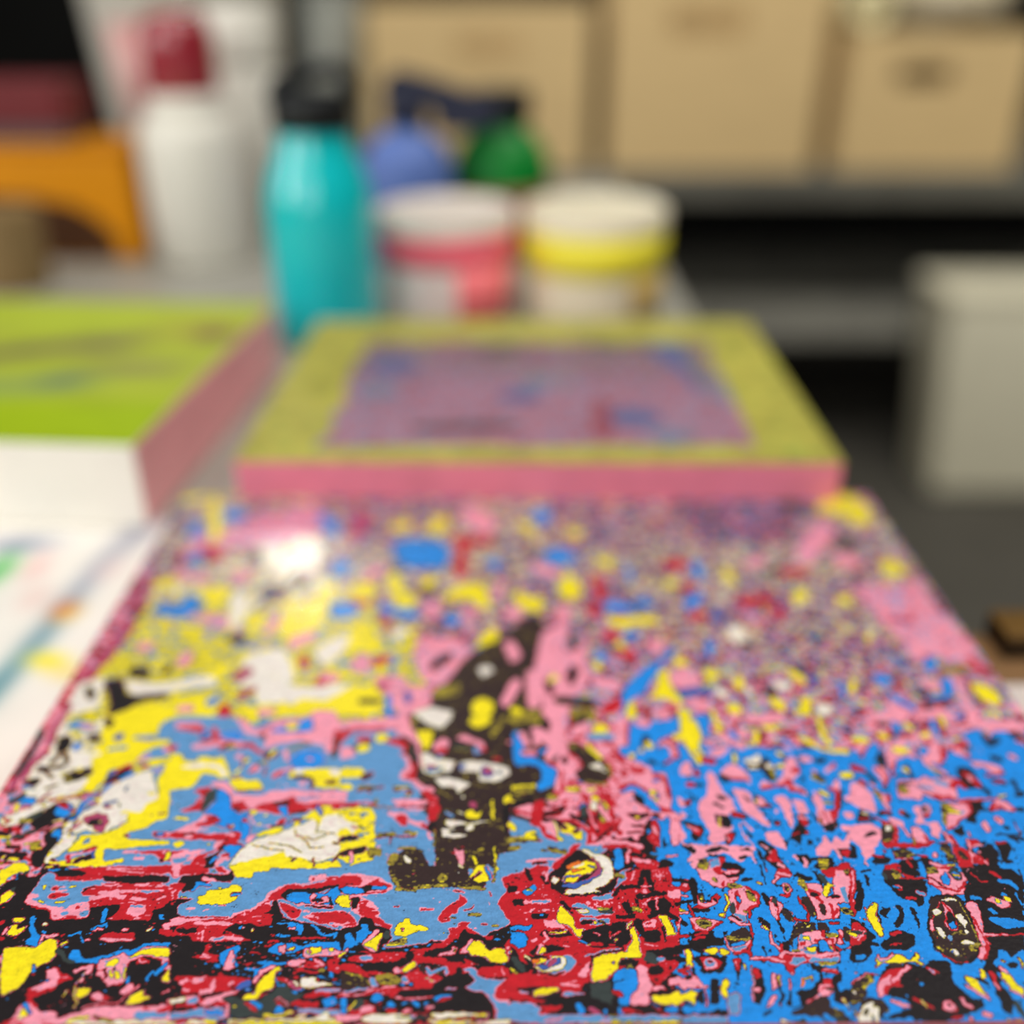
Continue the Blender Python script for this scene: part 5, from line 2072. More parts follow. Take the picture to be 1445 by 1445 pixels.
Ms 16,30 61,1899 58,1699
Ys 20,38 112,1821 158,1846
W 386,2087 550,2144 616,1792 500,1948
Ks 17,34 421,2058 447,2003
Ps 20,39 392,1883 435,1869
Ys 26,49 306,1745 372,1744
B 145,1628 159,1710 234,1674 237,1758 266,1745 348,1684 261,1581
P 267,1627 356,1603 430,1614 448,1513 355,1558 277,1592
Y 132,1261 115,1452 154,1560 308,1547 400,1481 395,1408 323,1450 250,1409 268,1308 189,1299
Y~1.2 124,1252 120,1473 192,1559 465,1470 518,1248
Ps 15,26 174,1420 204,1420
Po 346,1347 26,46
Ks 18,29 195,1280 234,1270
Ks 12,20 301,1279 307,1298
Ys 18,29 464,1258 497,1287
W 404,1720 447,1818 494,1557 454,1513
Ks 15,27 471,1470 510,1459
Ms 18,32 98,1538 87,1463 75,1340
Ms 15,24 57,1291 42,1253
Ks 6,11 110,1698 96,1583
W 33,1215 112,1252 147,1089 51,1052 38,1142
Ks 11,18 103,1151 78,1187
Ms 7,12 158,1168 171,1132
Ms 8,13 50,1098 56,1081
K 107,1233 170,1251 216,1150 334,1167 354,1140 269,1122 231,1071 182,1054 174,1123
W 176,1233 309,1213 458,1258 495,1202 395,1193 323,1167 227,1150
W 543,1346 581,1386 674,1405 723,1209 743,1118 643,1102 614,1182 539,1211
M 522,1258 563,1306 599,1276 556,1211
M 564,1156 616,1201 622,1173 583,1120
Y 364,1104 482,1165 516,1120 457,1048 271,1050 289,1096
Y 591,1085 746,1101 757,1046 600,1047
Rs 17,26 541,1085 546,1068
Bs 11,18 488,1121 503,1129
Ps 11,17 403,1086 436,1086
Ps 11,17 662,1067 695,1067
K 494,1818 599,1792 625,1742 553,1695 517,1625
Ws 13,23 515,1719 478,1625
Y 605,1694 630,1718 681,1447 643,1468
Ys 16,28 522,1546 554,1567
Ps 16,28 595,1523 609,1578
P 460,2457 608,2489 660,2357 644,2099 543,2029
W 529,2100 597,2202 694,2142 702,1919 567,1907
Bs 22,46 653,2357 724,2232
R~3.0 697,2575 1226,2570 1237,2289 1021,2199 817,2083
Ms 33,68 826,2356 802,2201
Ys 22,47 970,2276 1013,2291
Y 1091,2244 1114,2353 1181,2369 1194,2258 1132,2183
B 954,2140 1037,2184 1170,2138 1216,2080 1202,1942 1086,1916 999,1971
Bo 780,1945 41,67
Ps 37,78 1279,2368 1356,2288
Rs 22,44 1228,2152 1358,2151
Rs 24,46 1259,2080 1252,1888
B 1325,1968 1374,2008 1430,1967 1388,1914
Bs 19,40 1559,2349 1571,2349
Ys 22,46 1505,2271 1534,2255
K 589,1792 669,1791 685,1854 610,1894
Y 608,1694 713,1693 725,1816 790,1828 791,1692 768,1510 693,1447 657,1447
Ps 21,40 899,1878 947,1931
Yo 892,1764 53,74
Ys 27,50 995,1865 1016,1788
Yo 1057,1702 46,67
Rs 10,18 854,1704 922,1679
Ys 20,38 1120,1825 1146,1838
Ks 13,25 1111,1762 1152,1750
Y 1185,1737 1281,1836 1349,1810 1377,1664 1339,1641 1291,1712 1194,1701
B 778,1693 869,1692 904,1621 846,1576 792,1599
Bs 16,29 977,1655 1097,1608
Ms 16,28 983,1598 1015,1530
P 1116,1690 1194,1689 1199,1596 1137,1574
P 1273,1665 1325,1664 1304,1506 1272,1517
Bs 19,34 1226,1573 1245,1573
Y 1449,1735 1482,1772 1549,1686 1538,1627 1480,1651
Ps 16,30 1416,1822 1389,1736
Ps 19,35 1441,1617 1473,1616
W 774,1404 848,1477 908,1488 903,1435 864,1363 826,1304 788,1353
Y 868,1383 910,1576 959,1531 986,1455 1026,1423 993,1392
Ws 16,27 1045,1476 1067,1508
Ys 12,22 1092,1508 1116,1518
R 728,1324 735,1384 779,1304 753,1285
Ps 19,32 695,1436 743,1478
P 901,1313 929,1372 972,1362 972,1264 924,1274
Rs 15,25 989,1322 1022,1341
Bs 9,15 878,1313 894,1323
P 803,1227 819,1275 886,1255 875,1208
Rs 11,19 811,1218 835,1208
P 1108,1465 1280,1463 1303,1339 1327,1309 1266,1223 1198,1196 1137,1243
Ks 15,25 1186,1301 1231,1350
P 986,1244 1096,1253 1106,1197 1187,1187 1193,1097 1119,1043 1084,1063 1030,1161
Us 11,18 1110,1151 1118,1124
Ms 11,19 1021,1188 1042,1206
Y 1331,1420 1342,1484 1391,1527 1410,1473 1367,1399
N 1296,1359 1391,1441 1483,1440 1510,1298 1493,1039 1273,1041 1201,1141
Os 17,27 1211,1159 1267,1177
W 1334,1280 1363,1309 1392,1270 1352,1241
W 1140,1063 1193,1088 1267,1062 1251,1041 1141,1042
Yo 1355,1083 39,49
Ps 21,35 1440,1409 1458,1358
Ps 17,28 1427,1113 1462,1203
Ps 22,35 1515,1240 1517,1112
Ys 11,17 1449,1069 1471,1060
W 703,1209 809,1190 927,1207 889,1117 724,1101
Y 773,1136 855,1117 933,1207 1004,1188 1049,1081 953,1056 786,1066 732,1058
Ks 8,13 967,1117 1023,1116
Bs 11,17 1050,1134 1063,1055
Ps 11,17 832,1053 887,1056
Ws 17,28 677,1344 719,1247
Ys 9,14 716,1354 733,1266
R~2.8 1624,2549 2254,2544 2246,2071 1813,2019 1641,2091
K~2.4 2097,2545 2805,2539 2610,2097 2246,2071
P~3.6 1641,2091 2578,2126 2452,1496 1674,1503
R~2.6 1733,1884 1872,1909 1877,1590 1721,1546
R~2.4 2292,1777 2525,1775 2426,1540 2243,1542
Bo 1586,2365 45,81
Ys 18,38 1698,2208 1735,2208
Bs 32,63 1616,2020 1673,2020
Ys 21,41 1811,1991 1836,1963
Ps 20,39 1544,1939 1624,1885
Yo 1669,1783 47,87
Y 1524,1734 1564,1734 1560,1627 1521,1616
Rs 20,37 1778,1845 1788,1732
Rs 16,29 1728,1637 1766,1625
Bs 17,32 1907,1909 1908,1857
Bs 19,35 1801,1660 1871,1648
Bs 13,24 1914,1683 1951,1671
Ys 16,28 1810,1557 1873,1556
Ys 16,28 1900,1567 1963,1567
Rs 24,47 2071,1948 2128,1961
Bs 20,39 2181,1947 2174,1867
Rs 13,25 2101,1791 2141,1791
Bs 20,37 2101,1669 2150,1729
Rs 16,29 2094,1588 2147,1599
Uo 2191,1599 23,41
Ys 17,32 2051,1817 2065,1817
Ys 20,38 2284,1906 2296,1828
Ps 21,41 2392,1959 2440,1986
Ds 14,27 2446,1891 2494,1917
Rs 16,30 2298,1680 2388,1703 2424,1585
Ys 6,11 2374,1644 2373,1609
Wo 2241,1471 35,60
Ks 12,21 2247,1413 2281,1402
P 1525,1298 1556,1504 1607,1525 1620,1674 1672,1673 1649,1503 1623,1367 1699,1417 1711,1502 1719,1438 1693,1336 1709,1238 1644,1128 1616,1038 1539,1039 1543,1129 1509,1157
Ds 12,21 1660,1481 1662,1418
Bs 15,25 1742,1355 1759,1335
Ys 12,21 1821,1416 1832,1406
Rs 19,32 1783,1469 1808,1469
Rs 18,30 1827,1365 1855,1344
Bs 12,22 1851,1469 1889,1479
Ps 18,31 1935,1405 1961,1415
B 1808,1181 1891,1295 1955,1334 2003,1415 2008,1363 1950,1294 1910,1218 1873,1154 1822,1109 1792,1037 1789,1110
Y 1878,1109 1916,1181 1934,1265 1970,1274 1963,1189 1990,1108 1981,1082 1947,1117 1909,1126
Ys 15,25 2007,1323 2024,1313
Po 2015,1226 52,57
Us 14,23 1992,1152 2079,1161
Bs 15,25 2131,1414 2122,1362
Y 1809,1092 1835,1118 1836,1036 1808,1037
Ys 14,21 1977,1056 1991,1043
Ps 17,26 2023,1099 2059,1081
Rs 17,26 1746,1075 1782,1101
Ps 17,28 1730,1210 1786,1191
Ys 15,24 1732,1306 1737,1296
K 1552,1221 1581,1239 1583,1147 1560,1147
Yo 1584,1225 16,28
K 1622,1249 1655,1306 1676,1267 1642,1183
Ns 14,22 1593,1120 1693,1102
Os 14,21 1640,1059 1695,1058
Ps 11,18 1591,1202 1623,1156
Ys 15,24 2094,1245 2117,1244
Ws 14,22 2117,1151 2126,1142
Ys 14,23 2193,1215 2181,1187
Ws 11,18 2206,1169 2213,1151
Ks 14,23 2272,1159 2293,1150
Ws 11,18 2327,1196 2339,1186
Ys 14,22 2282,1105 2300,1088
Ys 17,26 2140,1072 2151,1071
Y 2771,2404 2856,2539 2961,2573 3017,2452 2981,2274 2914,2275 2863,2354
P~2.4 2616,2277 3052,2242 3040,1491 3052,1236 2837,1286 2739,1724 2524,1917
Ds 23,49 2665,2472 2751,2388
Ps 33,69 2619,2012 2771,2245
Ps 28,55 2751,1983 2796,1969
Ds 18,36 2778,2095 2847,2109
Rs 17,33 2504,1891 2586,1890
Yo 2942,1927 46,67
Ys 17,31 2884,1797 2906,1785
Ys 16,30 2666,1700 2695,1688
Ys 17,31 2503,1702 2545,1738
P 2728,1774 2857,1798 3014,1822 2996,1603 3044,1469 3024,1265 2952,1305 2851,1387 2784,1472 2756,1652
Ms 9,17 2814,1559 2877,1559
Ys 12,21 2693,1462 2696,1451
B 2810,1277 2856,1336 2888,1326 2856,1257
Us 15,25 2745,1327 2752,1297
Ps 21,36 2819,1367 2863,1387
Bs 17,28 2650,1221 2675,1211
Ps 17,28 2795,1192 2821,1182
B 2843,1210 2893,1219 2867,1127 2804,1110 2751,1119 2841,1145
Ks 4,7 2744,1101 2860,1109
Ps 11,17 2901,1209 2876,1039
Y 2937,1200 2993,1181 3012,1108 2974,1073 2937,1117
Ks 6,9 2920,1145 2935,1073
Os 12,19 2879,1257 2957,1276
Y 2368,1122 2404,1131 2380,1044 2352,1044
Ws 14,23 2316,1186 2345,1186
Ws 14,22 2417,1078 2443,1069
Ys 14,23 2373,1252 2398,1214
Ys 11,17 2273,1105 2293,1070
Bs 11,18 2519,1194 2514,1139
Us 14,23 2435,1223 2436,1204
Ys 11,18 2563,1203 2542,1157
Bs 11,17 2664,1129 2709,1067
Ps 17,26 2646,1076 2670,1050
Ps 17,26 3031,1064 3056,1064
Rs 15,24 3001,1325 3006,1266
N 1119,449 1331,447 1326,413 1378,393 1363,371 1274,379 1191,373 1150,377 1132,407
Os 4,6 1130,426 1156,377
Os 4,4 1150,373 1198,367
Os 4,6 1197,375 1274,385
Os 4,5 1310,379 1369,373
Oo 1264,406 15,14
Y 1329,409 1344,436 1350,447 1377,447 1374,416 1387,401 1357,386 1342,401
Ks 3,4 1339,405 1359,424
Ws 4,5 1304,448 1313,440
Wo 1306,422 3,5
Ps 2,2 1185,418 1191,419
Bs 4,6 1377,439 1383,408
Os 4,5 1398,447 1393,397
Ys 2,3 1400,443 1395,408
R 1255,276 1272,311 1306,332 1313,357 1330,330 1306,310 1310,300 1287,293 1291,272 1274,267
Rs 2,3 1295,366 1319,362
Ks 2,2 1300,364 1310,362
Ps 4,5 1217,309 1249,307
Rs 3,3 1220,309 1246,307
Ks 1,2 1273,286 1282,286
Os 2,2 1290,286 1302,284
Ks 1,2 1324,307 1338,310 1347,319
Os 4,5 1336,293 1362,289
Os 3,3 1391,258 1402,258
Ks 1,2 1149,321 1161,319
Ks 1,2 1365,265 1379,265
Ps 1,2 1259,330 1264,330
Ks 2,2 1381,360 1389,349
Ps 1,2 1384,335 1387,317
Ks 4,6 1850,397 1884,389
Rs 4,5 1827,367 1875,371
Ks 4,5 1847,320 1883,330
Ps 2,3 1848,349 1880,345
Ks 6,7 1827,288 1857,260
Rs 4,5 1809,220 1858,227
Ks 6,7 1827,194 1858,197
Bs 4,5 1830,268 1834,240
Ps 2,3 1849,281 1842,254
Rs 3,4 1831,131 1849,143
Ks 7,8 1801,168 1836,162
Bs 3,4 1850,420 1885,431
"""

# ------------------------------------------------------------------ the room
conc = mat('dark_concrete', (92, 89, 82), .75, .3, .18, 6, .2)
dark = mat('dark_wall_paint', (26, 26, 25), .9, .2, .2, 4)
o = link('floor', boxm(-4, 4, -2.5, 4.2, -.08, 0), conc); o['kind'] = 'structure'
o = link('wall_back', boxm(-4, 4, 4.2, 4.3, 0, 3.0), dark); o['kind'] = 'structure'

side = mat('grey_side_wall_paint', (120, 118, 112), .9, .2, .05, 5)
o = link('wall_left', boxm(-3.1, -3.0, -2.5, 4.2, 0, 3.0), side); o['kind'] = 'structure'
o = link('wall_right', boxm(3.2, 3.3, -2.5, 4.2, 0, 3.0), side); o['kind'] = 'structure'

steel = mat('dark_steel', (112, 110, 100), .55, .4, .15, 12, .1)
black = mat('black_metal', (20, 20, 19), .6, .3, .1, 20)

# ------------------------------------------------------------------ shelf unit with crates
su = empty('storage_shelf', (0.5, 2.45, 0))
tag(su, 'long dark metal storage shelf carrying the beige crates', 'shelf')
x0, x1, y0, y1 = -1.05, 1.15, -.37, .37
link('upper_shelf', boxm(x0, x1, y0, y1, .588, .645, .004), steel, su)
link('lower_shelf', boxm(x0, x1, y0, y1, .290, .335, .004), mat('lightened_grey_steel', (150, 148, 138), .5, .4, .2, 7, .1), su)  # lower shelf steel lightened in colour, standing in for light on it
for sx in (x0 - .02, x1 + .02):
    for sy in (y0 + .03, y1 - .03):
        link('post', boxm(sx - .02, sx + .02, sy - .02, sy + .02, 0, 1.25, .003), black, su)
link('shade_panel', boxm(x0, x1, y1, y1 + .01, .05, .58), black, su)  # black sheet added to keep the space under the shelf dark

kraft = mat('pale_plywood', (222, 192, 138), .6, .3, .06, 9, .05, streak=(1, 1, 8))
kraft_in = mat('plywood_inside_shade', (96, 76, 46), .8, .2, .06, 9)  # shade inside the crates put into a darker plywood colour


def crate(x0, x1, z1, hole, label, extra=None):
    """open plywood crate standing on the upper shelf; hole = hand hole in the front (x0, x1, z0, z1)"""
    yf, yb, zb, t = 2.10, 2.44, .645, .009
    c = empty('storage_crate', ((x0 + x1) / 2, yf, zb)); tag(c, label, 'crate', 'plywood crates on the dark shelf')
    ox, oy, oz = c.location
    def rel(a, b, cc, d, e, f, bev=.0015): return boxm(a - ox, b - ox, cc - oy, d - oy, e - oz, f - oz, bev)
    hx0, hx1, hz0, hz1 = hole
    bm = bmesh.new()
    for a, b, e, f in ((x0, x1, zb, hz0), (x0, x1, hz1, z1), (x0, hx0, hz0, hz1), (hx1, x1, hz0, hz1)):
        box(bm, a - ox, b - ox, yf - oy, yf + t - oy, e - oz, f - oz)
    for px, pz, sx, sz in ((hx0, hz0, 1, 1), (hx1, hz0, -1, 1), (hx0, hz1, 1, -1), (hx1, hz1, -1, -1)):   # rounded corners of the hole
        q = .012
        arc = [(px, pz)] + [(px + sx * q * (1 - math.sin(u)), pz + sz * q * (1 - math.cos(u))) for u in np.linspace(0, math.pi / 2, 6)]
        va = [bm.verts.new((u - ox, yf - oy, v - oz)) for u, v in arc]; vb = [bm.verts.new((u - ox, yf + t - oy, v - oz)) for u, v in arc]
        bm.faces.new(va); bm.faces.new(vb[::-1])
        for k in range(len(arc)): bm.faces.new((va[k], va[(k + 1) % len(arc)], vb[(k + 1) % len(arc)], vb[k]))
    link('front_board', bm, kraft, c)
    link('side_board', rel(x0, x0 + t, yf + t, yb - t, zb, z1), kraft, c)
    link('side_board', rel(x1 - t, x1, yf + t, yb - t, zb, z1), kraft, c)
    link('back_board', rel(x0, x1, yb - t, yb, zb, z1), kraft, c)
    link('bottom_board', rel(x0 + t, x1 - t, yf + t, yb - t, zb, zb + t), kraft_in, c)
    return c


crate(-.262, .170, .945, (-.090, .036, .850, .900), 'beige plywood crate behind the blue and green bottles')
crate(.207, .622, 1.02, (.318, .466, .890, .944), 'tallest beige plywood crate, in the middle of the shelf')
crate(.668, 1.030, .898, (.768, .876, .804, .842), 'beige plywood crate with a pale plastic bag on top')

# things above the last crate: a cream roll and a crumpled bag
cream = mat('cream_paper', (236, 224, 176), .7, .3, .05, 30)
bm = lathe([(0, -.17), (.036, -.17), (.040, -.165), (.040, .165), (.036, .17), (.018, .17), (.018, .10), (0, .10)], 32)
bmesh.ops.rotate(bm, verts=bm.verts, cent=(0, 0, 0), matrix=Matrix.Rotation(math.pi / 2, 3, 'X'))
o = link('paper_roll', bm, cream, None, True); o.location = (.706, 2.28, .9385)
tag(o, 'cream paper roll lying across the crate beside the plastic bag', 'paper roll')
bagm = mat('thin_pale_plastic', (214, 200, 168), .35, .5, .05, 14, .6)
bm = bmesh.new(); bmesh.ops.create_icosphere(bm, subdivisions=4, radius=1)
rg = random.Random(5)
ph = [(rg.uniform(2, 7), rg.uniform(2, 7), rg.uniform(2, 7), rg.uniform(0, 6)) for _ in range(9)]
for v in bm.verts:
    d = v.co.copy(); k = sum(math.sin(a * d.x + b * d.y + c * d.z + e) for a, b, c, e in ph) * .035
    f = 1 + k
    v.co = Vector((d.x * .13 * f, d.y * .13 * f, max(d.z * .085 * f * (1.0 if d.z > 0 else .8), -.055)))
o = link('plastic_bag', bm, bagm, None, True); o.location = (.895, 2.27, .953)
tag(o, 'crumpled pale plastic bag resting on the crate at the shelf end', 'bag')

greym = mat('grey_tin', (150, 152, 142), .4, .5, .05, 20)
t = empty('paint_tin', (-.345, 2.25, .645)); tag(t, 'tall grey tin on the shelf behind the white bucket', 'tin')
link('body', lathe([(0, 0), (.062, 0), (.064, .004), (.064, .31), (.060, .315), (0, .315)], 40), greym, t, True)
link('lid', lathe([(0, .3155), (.066, .3155), (.068, .319), (.068, .327), (.064, .330), (.05, .330), (.048, .325), (0, .325)], 40), greym, t, True)

# big cream bin on the floor
bx = empty('storage_bin', (1.10, 1.985, 0)); tag(bx, 'tapered cream storage bin standing on the dark floor beside the shelf', 'bin')
crm = mat('cream_board', (250, 244, 216), .6, .3, .04, 15)
link('bin_body', boxm(-.222, .222, -.085, .085, 0, .425, .012, 3, taper=.20), crm, bx)
link('rim', boxm(-.230, .230, -.092, .092, .4255, .447, .006), crm, bx)

# ------------------------------------------------------------------ worktable
wt = mat('worn_grey_laminate', (158, 156, 146), .45, .5, .08, 12)
legm = mat('grey_table_steel', (120, 120, 116), .45, .5, .08, 20)
tb = empty('work_table', (-.40, .45, 0)); tag(tb, 'pale work table under the paint pots and canvases', 'table')
link('table_top', boxm(-.55, .546, -.75, .90, .722, .75, .003), wt, tb)
for sx in (-.50, .49):
    for sy in (-.70, .85):
        link('leg', boxm(sx - .022, sx + .022, sy - .022, sy + .022, 0, .722, .002), legm, tb)
link('apron', boxm(-.478, .468, -.71, -.69, .65, .722), legm, tb)
link('apron', boxm(-.478, .468, .84, .86, .65, .722), legm, tb)

# stool with a pale sheet, to the right of the table
st = empty('side_stool', (.345, .15, 0)); tag(st, 'low wooden stool close to the table on the right', 'stool')
wood = mat('tan_wood', (140, 104, 66), .55, .4, .18, 14, .1, streak=(1, 8, 8))
link('seat', boxm(-.178, .178, -.20, .181, .712, .74, .004), wood, st)
for sx in (-.15, .15):
    for sy in (-.17, .155):
        link('leg', boxm(sx - .018, sx + .018, sy - .018, sy + .018, 0, .712, .003), wood, st)
link('rail', boxm(-.132, .132, -.18, -.16, .25, .29), wood, st)
link('rail', boxm(-.132, .132, .145, .165, .25, .29), wood, st)
shm = mat('blush_paper', (226, 214, 208), .7, .3, .03, 20)
o = link('paper_sheet', boxm(-.165, .165, -.16, .150, 0, .0012), shm); o.location = (.345, .145, .74)
tag(o, 'blush white sheet of paper on the wooden stool', 'paper')
blkm = mat('brown_block_paint', (104, 74, 22), .5, .4, .2, 30, .1, streak=(1, 6, 6))
dkm = mat('dark_block_face', (52, 38, 20), .7, .3, .2, 30)
tp = empty('wooden_block', (.255, .3210, .74)); tag(tp, 'ochre topped dark wooden block on the far edge of the stool', 'block')
link('block', boxm(-.062, .10, -.009, .009, 0, .0085, .0008), dkm, tp)
link('top_face', boxm(-.062, .10, -.009, .009, .0087, .0110, .0006), blkm, tp)

# ------------------------------------------------------------------ stained paper on the table
def soft_canvas(nx, ny, base):
    a = np.zeros((ny, nx, 3)); a[:] = base
    return a


def dab(a, xs, ys, cx, cy, rx, ry, rot, col, strength=1.0, hard=2.0):
    X, Y = np.meshgrid(xs, ys)
    c, s = math.cos(rot), math.sin(rot)
    u = ((X - cx) * c + (Y - cy) * s) / rx; v = (-(X - cx) * s + (Y - cy) * c) / ry
    k = np.clip(np.exp(-(u * u + v * v) ** (hard / 2)) * strength, 0, 1)[..., None]
    a[:] = a * (1 - k) + np.array(col, float) * k


rng = np.random.default_rng(11)
xs = np.linspace(-.40, -.146, 150); ys = np.linspace(.02, .412, 240)
pa = soft_canvas(150, 240, (236, 232, 224))
for args in [
    (-.1815, .2800, .026, .0055, 1.50, (84, 140, 150), .9), (-.1775, .3150, .030, .0055, 1.48, (110, 150, 165), .8),
    (-.1745, .3600, .030, .006, 1.45, (150, 158, 176), .75), (-.1665, .4000, .022, .008, 1.35, (140, 142, 160), .8), (-.1690, .3650, .010, .006, 1.4, (226, 196, 192), .6),
    (-.1690, .3000, .0080, .0050, 2.8, (240, 226, 40), .95), (-.1600, .2930, .009, .005, 2.7, (244, 218, 120), .7),
    (-.1763, .3341, .0050, .0065, 0, (196, 96, 70), .9), (-.1735, .3310, .005, .006, 0, (236, 190, 80), .75),
    (-.2010, .3680, .006, .012, 0, (232, 190, 186), .85), (-.1915, .3430, .006, .010, 0, (236, 204, 198), .75),
    (-.2160, .3660, .006, .014, 0, (70, 180, 80), .9), (-.2170, .3870, .016, .007, .1, (110, 124, 160), .8),
    (-.168, .22, .03, .04, 0, (240, 226, 216), .7), (-.205, .27, .012, .05, .1, (186, 198, 200), .5), (-.30, .33, .05, .02, .6, (220, 120, 140), .6)]:
    dab(pa, xs, ys, *args)
pa *= (1 + .02 * vnoise((240, 150), 9, 9, rng))[..., None]
bm0 = paint_mat('stained_paper', .6, .3, 0, .1)
o = slab_film('drop_sheet', xs, ys, .7506, np.clip(pa, 0, 255), bm0, None)
md = o.modifiers.new('thickness', 'SOLIDIFY'); md.thickness = .0005; md.offset = -1
tag(o, 'white paper drop sheet with soft paint stains, left of the large painting', 'paper')

# ------------------------------------------------------------------ front canvas with the scraped painting
CX0, CY0, CW, CD = -.1425, .1395, .3045, .2565
fc = empty('painted_canvas', (CX0 + CW / 2, CY0 + CD / 2, .75))
tag(fc, 'large multicoloured scraped abstract painting lying nearest on the table', 'painting')
edge_m = mat('canvas_side_rose', (176, 96, 104), .6, .4, .25, 90, .2)
hx, hy = CW / 2, CD / 2
link('canvas_side', boxm(-hx, hx, -hy, hy, 0, .0196, .0008), edge_m, fc)
cell = 1.25
pw, phh = int(CW * 10000 / cell) + 2, int(CD * 10000 / cell) + 2
img, lev = paint(MARKS, pw, phh, cell)
nx = 1400
xs = np.linspace(0, CW, nx)
# rows closer together near the front edge
ny = 620
s = np.linspace(0, 1, ny); inv = (1 / .262) * (1 - s) + (1 / .545) * s
ys = 1 / inv; ys = (ys - ys[0]) / (ys[-1] - ys[0]) * CD
ui = np.clip(xs * 10000 / cell, 0, pw - 1.01); vi = np.clip(ys * 10000 / cell, 0, phh - 1.01)


def pick(a):
    x0 = ui.astype(int); fx = (ui - x0)
    y0 = vi.astype(int); fy = (vi - y0)
    if a.ndim == 3: fx = fx[None, :, None]; fy = fy[:, None, None]
    else: fx = fx[None, :]; fy = fy[:, None]
    r = a[:, x0] * (1 - fx) + a[:, x0 + 1] * fx if a.ndim == 2 else a[:, x0] * (1 - fx) + a[:, x0 + 1] * fx
    return r[y0] * (1 - fy) + r[y0 + 1] * fy


film_m = paint_mat('scraped_acrylic', .38, .2, .35, .2)
rel = np.clip(pick(blur(np.clip(lev, -1, 5).astype(np.float32), 2)), -1, 5) * .00002
slab_film('paint_layer', xs - hx, ys - hy, .0198, pick(img), film_m, fc, rel)

# ------------------------------------------------------------------ middle canvas: olive border, mottled panel, pink sides
mc = empty('pink_sided_canvas', (.0165, .4955, .75), math.radians(-1.0))
tag(mc, 'smaller canvas with olive border and pink sides behind the large painting', 'painting')
pink_m = mat('pink_side_paint', (232, 130, 152), .45, .45, .08, 60, .1)
MW, MD = .266, .208
link('canvas_side', boxm(-MW / 2, MW / 2, -MD / 2, MD / 2, 0, .0377, .0015), pink_m, mc)
MM = """
P~2.0 0,0 2660,0 2660,2080 0,2080
U~1.5s 60,120 2080,1760 2200,1000
U~1.5s 60,100 2020,1640 2120,1300
R~1.5s 60,150 1640,400 1650,600
P~1.4 900,1500 1500,1500 1600,1750 1000,1750
R~1.6 1250,1420 1700,1420 1650,1560 1300,1560
N~1.5s 120,70 1750,1620 1900,1640
N~1.5s 80,80 1080,1500 1180,1540
U~1.6o 560,1250 140,130
G~1.6o 520,850 110,100
U~1.6o 1800,520 130,110
G~1.6o 1400,1000 160,110
K~1.5s 160,50 900,380 1100,400
P~1.6 2200,400 2400,400 2350,800 2250,800
G~1.8s 80,200 2280,900 2250,1400
M~1.6o 850,1600 130,80
U~1.6o 1250,800 110,90
G~1.6o 1950,300 120,80
"""
cw, ch = int(MW * 10000 / 6), int(MD * 10000 / 6)
mimg, _ = paint(MM, cw, ch, 6., seed=8)
gx = np.linspace(0, 1, cw)[None, :]; gy = np.linspace(0, 1, ch)[:, None]
wob = vnoise((ch, cw), 30, 30, rng) * .012
bord = (gx < .135 + wob + 0 * gy) | (gx > .875 + wob + 0 * gy) | (gy < .085 + wob + 0 * gx) | (gy > .80 + wob + 0 * gx)
ol = np.array((170, 163, 72)) * (1 + .10 * vnoise((ch, cw), 14, 14, rng) + .06 * vnoise((ch, cw), 4, 4, rng))[..., None]
dabm = (vnoise((ch, cw), 7, 5, rng) > .62)[..., None]
ol = np.where(dabm, ol * np.array((.82, .95, .95)), ol)
mimg = mimg * .46 + np.array((112, 104, 118)) * .54
mimg[bord] = ol[bord]
film2 = paint_mat('matte_acrylic', .6, .25, 0, .2)
slab_film('paint_layer', np.linspace(-MW / 2, MW / 2, cw), np.linspace(-MD / 2, MD / 2, ch), .0379, np.clip(mimg, 0, 255), film2, mc)

# ------------------------------------------------------------------ left canvas: lime top, white front, pink side
lc = empty('lime_canvas', (-.1640, .402, .7512), math.radians(-4.5))
tag(lc, 'thick canvas with lime green top on the white drop sheet', 'painting')
LW, LD, LH = .32, .222, .0405
white_m = mat('white_gesso', (240, 237, 226), .5, .4, .03, 40, .1)
rose_m = mat('dusty_pink_paint', (236, 184, 184), .5, .4, .06, 40, .1)
link('canvas_body', boxm(-LW + .001, -.001, .001, LD - .001, 0, LH - .0005), white_m, lc)
link('front_side', boxm(-LW, 0, -.0006, .0009, 0, LH, .0003), white_m, lc)['label'] = 'white front side'
link('right_side', boxm(-.0009, .0006, .0009, LD, 0, LH, .0003), rose_m, lc)['label'] = 'dusty pink side'
lx, ly = 200, 150
xs = np.linspace(-LW, 0, lx); ys = np.linspace(0, LD, ly)
la = soft_canvas(lx, ly, (164, 178, 44))
for args in [
    (-.12, .185, .06, .018, .2, (172, 190, 56), .9), (-.03, .17, .03, .02, 0, (176, 172, 50), .8),
    (-.115, .120, .06, .010, .50, (100, 82, 84), .95), (-.070, .135, .022, .010, .4, (104, 88, 86), .9),
    (-.040, .100, .030, .010, .1, (132, 120, 96), .85), (-.018, .160, .014, .014, .3, (110, 78, 64), .9),
    (-.070, .076, .016, .010, .3, (70, 98, 116), .95), (-.10, .070, .05, .012, .15, (140, 156, 90), .8),
    (-.13, .055, .05, .010, .1, (116, 146, 76), .85), (-.20, .12, .05, .012, .5, (130, 110, 120), .8), (-.24, .06, .03, .02, 0, (90, 120, 150), .8),
    (-.06, .018, .30, .030, .05, (152, 178, 0), 1.4, 5.0)]:
    dab(la, xs, ys, *args)
la *= (1 + .03 * vnoise((ly, lx), 9, 6, rng))[..., None]
slab_film('paint_layer', xs, ys, LH + .0002, np.clip(la, 0, 255), film2, lc)

